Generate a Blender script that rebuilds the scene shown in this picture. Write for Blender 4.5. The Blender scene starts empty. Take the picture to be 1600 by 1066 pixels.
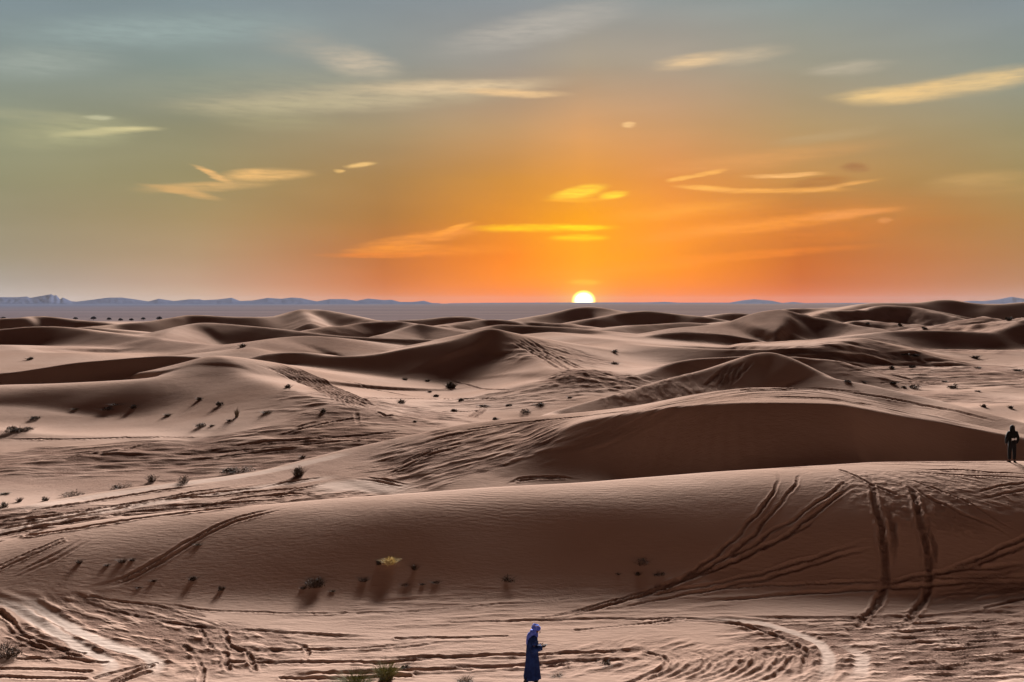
import bpy, math, random
import numpy as np
from mathutils import Vector, Matrix
R = math.radians
scene = bpy.context.scene
COL = scene.collection
Q = 0.8                                   # mesh density of the dune sheet

# ------------------------------------------------------------------ camera
HC = 12.0                                 # eye height above the z = 0 datum
FP = 1511.0                               # focal length in photo pixels (1600 wide)
PITCH = math.atan((533 - 473.5) / FP)
cam_d = bpy.data.cameras.new('camera')
cam_d.sensor_width = 36.0
cam_d.lens = 36.0 * FP / 1600.0
cam_d.clip_start = 0.1
cam_d.clip_end = 200000.0
cam = bpy.data.objects.new('camera', cam_d)
COL.objects.link(cam)
cam.location = (0, 0, HC)
cam.rotation_euler = (R(90) - PITCH, 0, 0)
scene.camera = cam

def ray(px, py):
    """world direction of a photo pixel, scaled to y = 1"""
    x = (px - 800.0) / FP
    u = (533.0 - py) / FP
    cy = math.cos(PITCH) + u * math.sin(PITCH)
    cz = -math.sin(PITCH) + u * math.cos(PITCH)
    return x / cy, cz / cy

def sky_xy(px, py):
    """azimuth and elevation in degrees of a direction in the sky"""
    x, z = ray(px, py)
    return math.degrees(math.atan(x)), math.degrees(math.atan(z / math.hypot(1, x)))

# ------------------------------------------------------------------ colour management
scene.view_settings.view_transform = 'Standard'
scene.view_settings.look = 'None'
scene.view_settings.exposure = 1.58
scene.view_settings.gamma = 1.0
scene.view_settings.use_curve_mapping = False

scene.cycles.max_bounces = 4
scene.cycles.diffuse_bounces = 3
scene.cycles.volume_bounces = 0
scene.cycles.transparent_max_bounces = 4

# ------------------------------------------------------------------ sun lamp
SUN_AZ, SUN_EL = sky_xy(912, 471)
sd = bpy.data.lights.new('sun', 'SUN')
sd.energy = 5.0  # low sun behind haze: a wide soft source
sd.angle = R(16)
sd.color = (1.0, 0.985, 0.965)
sun = bpy.data.objects.new('sun', sd)
COL.objects.link(sun)
LAMP_EL = R(18)
sdir = Vector((math.sin(R(SUN_AZ)) * math.cos(LAMP_EL), math.cos(R(SUN_AZ)) * math.cos(LAMP_EL), math.sin(LAMP_EL)))
sun.rotation_euler = sdir.to_track_quat('Z', 'Y').to_euler()
sun.location = (0, 0, 60)

# ------------------------------------------------------------------ world: sunset sky
def lin(c):
    return tuple(((v / 255.0) / 12.92) if v / 255.0 <= 0.04045 else (((v / 255.0) + 0.055) / 1.055) ** 2.4 for v in c)

world = bpy.data.worlds.new('World')
scene.world = world
world.use_nodes = True
world.cycles.sampling_method = 'MANUAL'
world.cycles.sample_map_resolution = 256
wn = world.node_tree.nodes
wl = world.node_tree.links
wn.clear()

def wnode(t, **kw):
    n = wn.new(t)
    for k, v in kw.items():
        setattr(n, k, v)
    return n

def wmath(op, a, b=None, c=None):
    n = wn.new('ShaderNodeMath'); n.operation = op
    for i, v in enumerate((a, b, c)):
        if v is None: continue
        if isinstance(v, (int, float)): n.inputs[i].default_value = v
        else: wl.new(v, n.inputs[i])
    return n.outputs[0]

def wrange(v, a, b, c=0.0, d=1.0, kind='SMOOTHSTEP'):
    n = wn.new('ShaderNodeMapRange'); n.interpolation_type = kind
    wl.new(v, n.inputs['Value'])
    for k, x in (('From Min', a), ('From Max', b), ('To Min', c), ('To Max', d)):
        n.inputs[k].default_value = x
    return n.outputs['Result']

def wmix(fac, a, b, mode='MIX'):
    n = wn.new('ShaderNodeMix'); n.data_type = 'RGBA'; n.blend_type = mode
    n.clamp_factor = True
    for key, v in ((0, fac), (6, a), (7, b)):
        if isinstance(v, (int, float)): n.inputs[key].default_value = v
        elif isinstance(v, tuple): n.inputs[key].default_value = (*v, 1.0)
        else: wl.new(v, n.inputs[key])
    return n.outputs[2]

tc = wnode('ShaderNodeTexCoord')
sep = wnode('ShaderNodeSeparateXYZ'); wl.new(tc.outputs['Generated'], sep.inputs[0])
az = wmath('MULTIPLY', wmath('ARCTAN2', sep.outputs[0], sep.outputs[1]), 57.29578)
el = wmath('MULTIPLY', wmath('ARCSINE', sep.outputs[2]), 57.29578)
comb = wnode('ShaderNodeCombineXYZ'); wl.new(az, comb.inputs[0]); wl.new(el, comb.inputs[1])
skyc = comb.outputs[0]
# wisps that pull the coordinates about
def wnoise(sx, sy, detail, rough, loc=(0, 0, 0)):
    m = wnode('ShaderNodeMapping'); wl.new(skyc, m.inputs[0])
    m.inputs['Scale'].default_value = (sx, sy, 1); m.inputs['Location'].default_value = loc
    n = wnode('ShaderNodeTexNoise'); wl.new(m.outputs[0], n.inputs['Vector'])
    n.inputs['Scale'].default_value = 1.0
    n.inputs['Detail'].default_value = detail; n.inputs['Roughness'].default_value = rough
    return n
nA = wnoise(0.16, 0.8, 7, 0.62)
warp = wnode('ShaderNodeVectorMath', operation='SUBTRACT'); wl.new(nA.outputs['Color'], warp.inputs[0])
warp.inputs[1].default_value = (0.5, 0.5, 0.5)
warp2 = wnode('ShaderNodeVectorMath', operation='MULTIPLY'); wl.new(warp.outputs[0], warp2.inputs[0])
warp2.inputs[1].default_value = (2.6, 0.5, 0)
addw = wnode('ShaderNodeVectorMath', operation='ADD'); wl.new(skyc, addw.inputs[0]); wl.new(warp2.outputs[0], addw.inputs[1])
wsky = addw.outputs[0]

PYS = [468, 440, 400, 340, 280, 200, 100, 0]
SKYTAB = {
 0:    [(205,192,182),(180,168,154),(168,155,130),(158,148,118),(148,144,112),(146,148,120),(140,152,145),(128,146,152)],
 300:  [(212,182,156),(192,158,132),(180,150,116),(165,142,100),(152,140,100),(146,142,112),(135,148,140),(132,150,155)],
 600:  [(206,126,72),(190,112,58),(186,112,56),(176,124,66),(172,132,80),(165,145,110),(145,148,140),(138,150,155)],
 800:  [(255,130,25),(252,140,28),(242,136,26),(228,145,42),(210,145,65),(190,150,105),(160,152,140),(140,148,152)],
 912:  [(255,136,4),(255,158,4),(255,166,4),(252,164,16),(238,160,66),(214,158,102),(174,160,138),(145,150,150)],
 1050: [(255,128,20),(255,142,30),(252,150,35),(245,152,50),(230,150,75),(205,155,105),(175,160,140),(145,152,150)],
 1250: [(206,108,48),(192,102,38),(190,104,38),(196,122,52),(200,145,80),(180,150,105),(160,155,135),(138,150,148)],
 1600: [(206,155,130),(190,135,98),(178,126,80),(178,132,76),(168,143,92),(155,145,110),(140,148,138),(132,145,150)],
}
cols = sorted(SKYTAB)
ELMAX = 60.0
elf = wmath('DIVIDE', el, ELMAX)
def rich(c, k):
    g = 0.3 * c[0] + 0.59 * c[1] + 0.11 * c[2]
    return tuple(min(255, max(0, g + (v - g) * k)) for v in c)
SIDE = {0: 0.0, 300: 0.15, 600: 0.7, 800: 1, 912: 1, 1050: 1, 1250: 0.8, 1600: 0.25}
SKYTAB = {px: [rich(c, 1 + (kk - 1) * (SIDE[px] if kk > 1 else 1)) for c, kk in zip(row, (1.34, 1.2, 1.12, 1.06, 1.05, 1.0, 0.96, 0.85))] for px, row in SKYTAB.items()}
prev = None
for px in cols:
    cr = wnode('ShaderNodeValToRGB'); wl.new(elf, cr.inputs[0])
    els = [max(0.0, sky_xy(px, py)[1]) / ELMAX for py in PYS]
    els[0] = 0.0
    e = cr.color_ramp
    top = SKYTAB[px][-1]
    stops = list(zip(els, SKYTAB[px])) + [(0.315, tuple(int(v * 0.84) for v in top)), (0.44, (54, 24, 17)), (1.0, (20, 6, 3))]  # unseen overhead sky darkened to keep the shaded dune faces dark
    e.elements[0].position = stops[0][0]; e.elements[0].color = (*lin(stops[0][1]), 1)
    e.elements[1].position = stops[-1][0]; e.elements[1].color = (*lin(stops[-1][1]), 1)
    for p, c in stops[1:-1]:
        s = e.elements.new(p); s.color = (*lin(c), 1)
    a = sky_xy(px, 400)[0]
    if prev is None:
        skycol = cr.outputs[0]
    else:
        skycol = wmix(wrange(az, prev, a, kind='LINEAR'), skycol, cr.outputs[0])
    prev = a

# broad faint mottling of the high haze
nB = wnoise(0.05, 0.22, 4, 0.5, (3, 7, 0))
mot = wrange(nB.outputs['Fac'], 0.3, 0.7, 0.90, 1.08, 'LINEAR')
vm = wnode('ShaderNodeVectorMath', operation='SCALE'); wl.new(skycol, vm.inputs[0]); wl.new(mot, vm.inputs['Scale'])
skycol = vm.outputs[0]

# clouds: (px, py, half length, half width, tilt, opacity, colour)
CLOUDS = [
 (560,98,78,22,-8,.58,(196,180,156)), (500,75,110,26,-10,.22,(175,165,148)),
 (830,46,175,24,11,.60,(172,166,156)), (900,26,120,20,8,.25,(168,164,156)),
 (560,156,310,20,4,.55,(190,172,138)), (705,136,190,13,2,.75,(214,188,150)), (420,168,170,14,4,.40,(178,168,132)),
 (800,145,100,6,-2,.65,(226,188,138)), (430,190,120,14,0,.22,(175,165,125)),
 (168,206,82,6,7,.9,(212,198,146)), (110,207,115,24,6,.5,(170,166,128)), (152,182,26,4,4,.6,(190,186,152)),
 (60,180,110,9,2,.25,(168,164,130)), (60,98,130,22,6,.42,(158,166,156)), (250,48,260,26,7,.42,(152,168,164)),

 (415,274,72,9,4,.9,(226,178,112)), (336,274,34,5,-22,.85,(226,176,112)), (320,293,100,8,5,.6,(205,164,106)),
 (285,301,60,5,-8,.6,(205,162,104)), (560,258,26,4,7,.95,(235,190,120)),
 (527,267,12,3,0,.9,(225,180,110)), 
 (1085,96,75,11,6,.85,(222,190,146)), (1160,88,80,11,4,.5,(192,174,146)), (1325,106,70,10,2,.45,(184,172,150)),
 (1385,149,86,12,0,.95,(230,194,132)), (1450,141,110,14,5,.85,(224,188,130)), (1555,124,95,15,4,.85,(216,186,134)),
 (985,195,13,4,4,.95,(236,190,130)), (1300,212,90,8,5,.25,(185,160,120)),
 (905,301,54,8,8,1.0,(255,208,60)), (957,306,30,5,6,1.0,(255,212,58)), (895,312,50,3,0,.5,(250,175,50)),
 
 (1060,280,24,4,8,.9,(248,182,88)), (1100,272,40,4,10,.8,(240,172,86)), (1100,293,52,4,-3,.8,(246,176,84)),
 (1225,273,64,3.5,0,.85,(246,184,112)), (1200,297,130,4,-2,.65,(240,168,82)), (1310,291,60,3.5,9,.6,(226,162,88)),
 (1278,285,46,9,4,.55,(170,112,58)), (1336,262,26,7,2,.65,(160,112,70)), 
 (1530,280,80,11,2,.45,(198,156,98)), (1550,295,110,9,0,.25,(185,145,90)),
 (850,357,125,6,0,1.0,(255,196,20)), (905,357,50,4,0,.8,(255,215,20)), (905,371,50,4.5,0,.8,(255,200,20)), (705,358,46,4,14,.8,(246,160,60)),
 (660,371,110,9,9,.5,(240,148,60)), (620,388,90,6,4,.55,(242,146,52)), (600,398,120,4,1,.5,(235,132,44)),
 (700,392,150,10,1,.3,(246,146,44)), 
 (1180,352,210,11,6,.5,(252,158,60)), (1330,334,90,6,3,.5,(232,154,84)), (1383,346,14,4,4,.6,(226,152,88)),
 (1250,374,230,15,6,.40,(205,116,40)), (1440,352,120,12,2,.25,(170,112,60)), (1150,400,220,7,3,.3,(250,140,44)),
 (1060,330,160,12,5,.28,(255,170,66)), 
 (450,140,330,34,4,.20,(168,166,140)), (1200,350,330,32,5,.18,(236,140,60)), (915,442,30,5,0,.6,(255,180,42)), (980,420,160,6,3,.2,(250,150,40)), (1180,250,220,14,5,.22,(236,165,96)),
]
nC = wnoise(0.55, 4.5, 6, 0.62, (1, 2, 0))
tex = wrange(nC.outputs['Fac'], 0.34, 0.60, 0.48, 1.0, 'LINEAR')
degpp = math.degrees(1.0 / FP)
for (px, py, hl, hw, tilt, op, c) in CLOUDS:
    a, e = sky_xy(px, py)
    m = wnode('ShaderNodeMapping', vector_type='TEXTURE'); wl.new(wsky, m.inputs[0])
    m.inputs['Location'].default_value = (a, e, 0)
    m.inputs['Rotation'].default_value = (0, 0, R(tilt))
    m.inputs['Scale'].default_value = (hl * degpp * 1.12, hw * degpp * 1.35, 1)
    ln = wnode('ShaderNodeVectorMath', operation='LENGTH'); wl.new(m.outputs[0], ln.inputs[0])
    f = wrange(ln.outputs['Value'], 1.0, 0.10 if hw > 9 else 0.30, 0.0, min(1.0, op * 1.45))
    f = wmath('MULTIPLY', f, tex)
    skycol = wmix(f, skycol, tuple(v * 1.14 for v in lin(c)))

# glow round the sun and its disc, both given off by the sky
sa, se = sky_xy(912, 470)
m = wnode('ShaderNodeMapping', vector_type='TEXTURE'); wl.new(skyc, m.inputs[0])
m.inputs['Location'].default_value = (sa, se, 0)
m.inputs['Scale'].default_value = (18.0 * degpp, 15.5 * degpp, 1)
ln = wnode('ShaderNodeVectorMath', operation='LENGTH'); wl.new(m.outputs[0], ln.inputs[0])
rad = ln.outputs['Value']
glow = wmath('POWER', wrange(rad, 5.0, 0.9, 0.0, 1.0, 'LINEAR'), 2.5)
skycol = wmix(wmath('MULTIPLY', glow, 0.55), skycol, (1.0, 0.50, 0.02))
rim = wrange(rad, 1.12, 0.92)
skycol = wmix(rim, skycol, (2.2, 1.2, 0.12))
core = wrange(rad, 0.97, 0.55)
skycol = wmix(core, skycol, (3.4, 3.0, 2.0))

# unseen sky away from the sun: dusk, dimmed and reddened to deepen the shade
absaz = wmath('ABSOLUTE', wmath('SUBTRACT', az, SUN_AZ))
away = wrange(absaz, 38.0, 80.0)
low = wrange(el, 0.0, 50.0)
dusk = wmix(low, lin((46, 9, 4)), lin((28, 8, 5)))
awayf = wmath('MULTIPLY', away, wrange(el, 85.0, 55.0))
skycol = wmix(awayf, skycol, dusk)
# below the horizon: nothing but ground bounce
skycol = wmix(wrange(el, -0.3, -2.0), skycol, lin((92, 70, 64)))

sky = wnode('ShaderNodeTexSky', sky_type='NISHITA')
sky.sun_disc = False
sky.sun_elevation = R(1.0)
sky.sun_rotation = R(SUN_AZ)
sky.altitude = 700
bg1 = wnode('ShaderNodeBackground'); wl.new(skycol, bg1.inputs[0]); bg1.inputs[1].default_value = 0.33
bg2 = wnode('ShaderNodeBackground'); wl.new(sky.outputs[0], bg2.inputs[0]); bg2.inputs[1].default_value = 0.001
add = wnode('ShaderNodeAddShader'); wl.new(bg1.outputs[0], add.inputs[0]); wl.new(bg2.outputs[0], add.inputs[1])
wo = wnode('ShaderNodeOutputWorld'); wl.new(add.outputs[0], wo.inputs['Surface'])

# ------------------------------------------------------------------ small helpers
def tag(o, label=None, cat=None, group=None, kind=None):
    if label: o['label'] = label
    if cat: o['category'] = cat
    if group: o['group'] = group
    if kind: o['kind'] = kind
    return o

def mesh_obj(name, verts, faces, mat, parent=None, smooth=True):
    me = bpy.data.meshes.new(name)
    me.from_pydata([tuple(v) for v in verts], [], faces)
    if smooth:
        me.polygons.foreach_set('use_smooth', [True] * len(me.polygons))
    if mat: me.materials.append(mat)
    me.update()
    o = bpy.data.objects.new(name, me)
    COL.objects.link(o)
    if parent: o.parent = parent
    return o

def empty(name, loc, rz=0.0):
    o = bpy.data.objects.new(name, None)
    o.empty_display_size = 0.2
    COL.objects.link(o)
    o.location = loc
    o.rotation_euler = (0, 0, rz)
    return o

# numpy gradient noise ------------------------------------------------
_rs = np.random.RandomState(7)
_perm = _rs.permutation(512)
_ga = _rs.rand(512) * 2 * math.pi
_gx, _gy = np.cos(_ga), np.sin(_ga)
def noise2(x, y, seed=0):
    xi = np.floor(x).astype(np.int64); yi = np.floor(y).astype(np.int64)
    fx = x - xi; fy = y - yi
    def g(ix, iy, dx, dy):
        h = _perm[(_perm[(ix + seed * 37) & 511] + iy) & 511]
        return _gx[h] * dx + _gy[h] * dy
    u = fx * fx * fx * (fx * (fx * 6 - 15) + 10)
    v = fy * fy * fy * (fy * (fy * 6 - 15) + 10)
    a = g(xi, yi, fx, fy); b = g(xi + 1, yi, fx - 1, fy)
    c = g(xi, yi + 1, fx, fy - 1); d = g(xi + 1, yi + 1, fx - 1, fy - 1)
    return (a + (b - a) * u + (c - a) * v + (a - b - c + d) * u * v) * 1.5
def fbm(x, y, octv=3, seed=0, gain=0.5):
    s = 0; amp = 1.0
    for i in range(octv):
        s = s + amp * noise2(x * 2 ** i, y * 2 ** i, seed + i)
        amp *= gain
    return s
def sstep(a, b, x):
    t = np.clip((x - a) / (b - a), 0, 1)
    return t * t * (3 - 2 * t)
# ------------------------------------------------------------------ the dune field
# heights here are relative to the eye; HC is added when the mesh is made
def base(x, y):
    d = np.maximum(y, 0.0)
    left = np.interp(d, [0, 36, 44, 52, 60, 72, 95, 150, 230, 320, 430, 600, 850, 1200, 60000],
                     [-10.8, -10.8, -10.9, -11.4, -11.2, -10.5, -10.2, -9.2, -8.4, -8.6, -9.5, -13, -15.5, -16, -16])
    right = np.interp(d, [0, 36, 44, 52, 60, 72, 95, 150, 230, 320, 430, 600, 850, 1200, 60000],
                      [-10.8, -10.7, -10.0, -9.8, -9.4, -9.2, -9.2, -8.0, -7.6, -8.2, -9.5, -13, -15.5, -16, -16])
    t = sstep(-0.25, 0.30, x / np.maximum(y, 30.0))
    z = left * (1 - t) + right * t
    return z

def P(px, py, d):
    x, z = ray(px, py)
    return (x * d, d, z * d)

# each ridge: crest picked as (px, py, distance), slope towards the camera, slope away, rounding of the crest
RIDGES = []
def ridge(pts, f=0.5, b=0.14, r=0.3, k=0.6, W=None, brk=None, f2=None):
    RIDGES.append(dict(p=[P(*q[:3]) for q in pts], f=f, b=b, r=r, k=k, W=W, brk=brk, f2=f2))

# the nearest dune, its crest running across the whole picture
ridge([(-900,960,34),(-500,925,36),(-250,905,37),(-100,880,38),(0,852,39),(120,822,40),(250,803,41),(430,789,41.5),(600,776,42),(850,758,43),(1100,742,43.5),
       (1300,728,44),(1450,723,45),(1600,722,46),(1800,730,47),(2100,750,48),(2600,800,50)], W=[9.5,9.5,9.5,9.5,9.5,9.5,9.2,9,9.4,10.2,11.2,11.6,11.6,11.6,11.6,11,11], b=0.30, r=0.8, k=0.3)
# long crest that rises from the left road into the big dune
ridge([(-600,880,42),(-250,842,44),(0,797,46.6),(130,776,50),(250,757,53),(400,738,56.5),(470,722,59),(560,700,62),(650,678,64),(720,664,65.5),(790,656,66),(850,649,66),
       (925,642,64.8),(1000,632,63),(1100,614,61),(1190,606,60),(1300,613,60),(1450,646,59),(1545,668,58),(1700,694,57),(2000,740,55)],
      f=[.05,.05,.06,.06,.07,.08,.09,.10,.12,.13,.15,.15,.13,.10,.09,.08,.08,.08,.08,.12,.2], b=0.35, r=0.3, k=0.35,
      brk=[6,6,6,6,6,6,6,6,7,8,7.5,6.5,5,3.6,4.2,4.9,4.6,2.2,1.2,1,1], f2=[.1,.1,.1,.1,.1,.1,.1,.12,.14,.17,.22,.32,.46,.60,.66,.66,.66,.6,.45,.35,.3])
# pyramid dune behind it
ridge([(850,648,74),(870,642,76),(930,625,77),(1010,601,80),(1060,588,82),(1100,577,84),(1150,560,87),(1175,552,88),(1200,551,88),(1235,562,86),(1270,577,84),
       (1300,590,82),(1370,603,79),(1450,622,75),(1520,640,70),(1600,662,66)],
      f=[.2,.2,.25,.3,.35,.37,.37,.37,.37,.37,.35,.3,.22,.2,.2,.2], b=0.40, r=0.25, k=0.4)
ridge([(880,636,90),(905,627,92),(950,612,94),(1000,588,98),(1067,564,102),(1130,558,104),(1200,556,105),(1290,562,105)], f=[.2,.25,.32,.42,.52,.52,.45,.3], b=0.2, r=0.2, k=0.4)
ridge([(860,606,96),(890,592,97),(925,584,99),(970,583,103),(1015,578,107),(1050,573,110)], f=0.36, b=0.12, r=0.4, k=0.4)
# band of crests behind the pyramid
ridge([(860,519,165),(900,525,155),(962,531,146),(1000,539,138),(1100,545,132),(1200,546,130),(1270,543,130),(1310,535,134),(1350,528,140)],
      f=[.1,.1,.14,.2,.35,.45,.5,.45,.25], b=0.07, r=0.3, k=0.5)
ridge([(1000,528,165),(1035,521,168),(1065,518,170),(1090,519,171),(1130,522,172),(1180,530,172)], f=0.5, b=0.12, r=0.3, k=0.5)
# round dune with a pale left flank
ridge([(1060,512,196),(1100,509,198),(1135,504,200),(1170,492,200),(1195,486,200),(1218,484,200),(1240,487,200),(1252,491,199),(1287,498,196),(1320,506,192),(1360,512,188)],
      f=[.12,.14,.16,.18,.2,.26,.42,.5,.52,.42,.2], b=0.22, r=1.2, k=0.8)
ridge([(1220,486,199),(1226,500,192),(1232,520,186)], f=0.5, b=0.5, r=0.8, k=0.8)
ridge([(780,507,185),(850,510,183),(900,513,180),(940,518,175),(975,527,165)], f=0.42, b=0.08, r=0.3, k=0.5)
ridge([(930,497,250),(960,491,255),(1000,486,258),(1025,487,258),(1060,491,256),(1095,494,250),(1130,500,245)], f=0.5, b=0.15, r=0.4, k=0.7)
ridge([(940,516,205),(980,509,213),(1020,507,216),(1075,504,218),(1120,508,215),(1160,513,212)], f=0.3, b=0.1, r=0.5, k=0.6)
ridge([(780,503,300),(837,494,318),(875,487,326),(905,480,330),(935,480,330),(970,486,325),(1010,491,312),(1040,496,300)], f=[.3,.4,.5,.5,.35,.2,.2,.2], b=0.15, r=0.8, k=0.8)
ridge([(770,504,232),(800,502,234),(830,503,234),(880,506,228),(915,511,220)], f=0.5, b=0.1, r=0.3, k=0.5)
# central dune
ridge([(380,560,120),(410,554,119),(440,551,120),(480,551,120),(520,556,118),(560,556,118),(600,551,119),(640,544,120),(700,535,122),(735,526,124),(758,518.5,125),(775,519.5,125),(790,524,125)],
      f=[.3,.45,.5,.5,.48,.46,.44,.43,.42,.42,.42,.42,.42], b=0.14, r=0.35, k=0.5)
ridge([(758,519,125),(775,519,125),(790,528,123),(812,543,119),(833,557,113),(848,568,108),(870,578,103),(905,583,98)],
      f=[.42,.44,.45,.45,.42,.36,.28,.2], b=0.14, r=0.35, k=1.6)
# left near dune and the dark slip face behind it
ridge([(-500,620,92),(-200,610,92),(0,602,92),(67,600,92),(167,595,92),(240,590,92),(283,581,94),(300,571,96),(327,562,98),(350,562,99)],
      W=[12,12,12,12,12,12,12,13,14,14], b=0.16, r=0.2, k=0.5)
ridge([(340,562,99),(352,565,97),(370,576,94),(387,588,91),(450,608,85),(520,632,79)], f=[.40,.38,.34,.3,.26,.22], b=0.16, r=1.0, k=1.6)
ridge([(-400,600,104),(-150,592,105),(0,583,106),(67,575,106.5),(117,567,107),(167,562,107.5),(233,557,108),(283,556,108),(325,559,107),(350,566,104)],
      f=[.55,.55,.55,.55,.58,.6,.6,.6,.5,.3], b=0.12, r=0.12, k=0.3)
ridge([(-300,530,165),(-100,520,166),(0,514.5,168),(37,511,168),(75,510,168),(112,512,168),(175,520,162),(240,529,154),(310,537,146)],
      f=[.5,.5,.5,.5,.5,.44,.30,.24,.2], b=0.14, r=0.3, k=0.6)
ridge([(125,511,188),(150,512,186),(175,515,183),(220,519,176),(255,521,170)], f=0.5, b=0.1, r=0.3, k=0.4)
ridge([(242,529,153),(255,523,157),(265,517,162),(285,509,170),(317,504.5,174),(362,507,174),(400,510,172),(450,515,168),(487,520,164),(550,526,160),(625,529,158),(700,531,156),(735,533,153)],
      f=[.35,.35,.34,.32,.30,.30,.38,.45,.40,.45,.45,.40,.2], b=0.22, r=0.3, k=0.5)
ridge([(392,543,134),(412,534,139),(440,528,144),(480,525,147),(520,527,147)], f=0.2, b=0.12, r=0.5, k=0.5)
ridge([(140,510,212),(180,507,218),(212,504,221),(240,501,225),(270,496,230),(292,492.5,234),(325,493,235),(362,495,236),(400,495,238),(430,494,242),(450,490,246),(470,484.5,250),(500,484,252),
       (520,486.5,250),(550,493,243),(575,498,236),(600,502,230)], f=[.4,.5,.5,.5,.5,.5,.5,.4,.4,.4,.36,.3,.3,.34,.42,.42,.3], b=0.2, r=0.5, k=0.6)
ridge([(470,484.5,250),(482,494,238),(488,504,226)], f=0.4, b=0.4, r=0.5, k=0.8)
ridge([(-200,500,280),(20,497,280),(50,494,285),(82,495,285),(112,499,282),(160,503,274)], f=0.6, b=0.15, r=0.5, k=0.6)
ridge([(470,518,190),(500,513,195),(537,509,200),(570,504,204),(600,502,205),(625,503,205),(660,507,200)], f=0.42, b=0.14, r=0.4, k=0.5)
ridge([(590,524,166),(612,519,170),(632,512,174),(652,506,177),(672,509,176),(700,514,174),(745,521,170)], f=[.2,.25,.35,.45,.4,.25,.2], b=0.3, r=0.3, k=0.5)
ridge([(620,500,330),(650,499.5,330),(678,497,326),(700,495,324),(730,495,322),(752,499,318)], f=0.5, b=0.15, r=0.5, k=0.7)
ridge([(690,510,216),(725,504,224),(745,500.5,228),(775,499.5,231),(805,502,232)], f=0.5, b=0.12, r=0.4, k=0.5)
# right far field
ridge([(1325,482,295),(1350,475,305),(1372,473,312),(1425,473,320),(1450,471,324),(1467,468.6,326),(1487,468.6,326),(1525,474,322),(1562,475,318),(1600,472,318),(1700,468,322),(1850,470,322),(2100,480,320)],
      f=0.42, b=0.15, r=0.8, k=0.8)
ridge([(1265,495,242),(1282,490,247),(1302,485.5,252),(1350,484,254),(1365,480,256),(1382,477,258),(1425,479,256),(1450,486,250),(1475,491,246),(1500,498,242)],
      f=[.4,.5,.5,.5,.45,.42,.44,.46,.4,.3], b=0.18, r=0.6, k=0.6)
ridge([(1215,485,310),(1237,482,312),(1275,482,312),(1292,481,312),(1315,485,305)], f=0.5, b=0.15, r=0.6, k=0.7)
ridge([(1110,494,300),(1135,489.5,305),(1165,490,305),(1188,495,300)], f=0.5, b=0.12, r=0.6, k=0.6)
ridge([(1125,505,235),(1140,502,238),(1165,502,238),(1180,506,234)], f=0.45, b=0.1, r=0.5, k=0.5)
ridge([(1470,512,200),(1487,507,204),(1507,500,207),(1530,496,208),(1555,498,206),(1585,506,200)], f=[.14,.2,.3,.34,.3,.2], b=0.2, r=0.6, k=0.6)
ridge([(1345,524,168),(1375,519,172),(1412,516.5,174),(1450,516,175),(1500,517,175),(1545,519,174),(1568,514.5,176),(1590,505,178),(1610,498,180),(1700,488,184),(1850,492,184),(2100,505,180)],
      f=[.25,.34,.42,.45,.45,.45,.46,.46,.46,.42,.4,.4], b=0.13, r=0.4, k=0.5)
ridge([(1320,508,225),(1345,503,230),(1370,502,232),(1400,506,228),(1430,511,222)], f=0.24, b=0.1, r=0.8, k=0.8)
ridge([(1380,546,143),(1440,549,143),(1520,551,144),(1600,549,146),(1750,548,146)], f=0.16, b=0.06, r=0.5, k=0.6)
ridge([(1300,585,112),(1400,589,112),(1480,588,114),(1560,582,118),(1650,576,122)], f=0.18, b=0.05, r=0.5, k=0.6)
ridge([(1380,622,88),(1480,616,92),(1560,606,98),(1650,598,102)], f=0.2, b=0.05, r=0.5, k=0.6)
ridge([(1490,640,78),(1560,634,82),(1640,627,86)], f=0.2, b=0.05, r=0.5, k=0.6)
# low rises inside the left flats
ridge([(-150,676,74),(0,672,76),(60,678,75),(200,684,74),(330,685,74),(420,686,73)], f=0.16, b=0.04, r=0.3, k=0.4)
ridge([(-150,640,84),(0,637,85),(70,643,84),(160,655,82)], f=0.14, b=0.04, r=0.3, k=0.4)
ridge([(-100,740,62),(0,732,63),(110,714,66),(230,692,70),(300,686,72)], f=0.14, b=0.03, r=0.3, k=0.4)
ridge([(-150,546,132),(0,539,138),(30,545,134),(62,550,132),(110,551,131)], f=0.10, b=0.06, r=0.5, k=0.5)
# the dune the photograph is taken from
RIDGES.append(dict(p=[(-60,-3,-3.0),(-25,-1,-1.9),(0,-1,-1.65),(25,-2,-2.0),(60,-4,-3.2)], f=0.3, b=0.62, r=0.5, k=0.5, W=None, brk=None, f2=None))
# dunes out of frame on both sides and behind, so that the field goes on
_r = random.Random(11)
for i in range(70):
    a = _r.uniform(34, 180) * (1 if i % 2 else -1)
    d = _r.uniform(45, 400)
    if abs(a) < 40: d = max(d, 90)
    cx, cy = d * math.sin(R(a)), d * math.cos(R(a))
    if abs(cx / max(cy, 1e-3)) < 0.62 and cy > 0: continue
    L = _r.uniform(14, 40) * (0.6 + d / 250); h = _r.uniform(2.5, 6.5)
    th = _r.gauss(0, 0.35)
    pts = []
    for j in range(-3, 4):
        u = j / 3.0
        pts.append((cx + L * u * math.cos(th), cy + L * u * math.sin(th) + _r.uniform(-2, 2) - 3 * u * u, -9.6 + h * (1 - u * u)))
    if abs(a) < 75 and min(abs(p[0] / max(p[1], 1)) for p in pts) < 0.6: continue
    RIDGES.append(dict(p=pts, f=0.5, b=0.14, r=0.4, k=0.6, W=None, brk=None, f2=None))

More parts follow.
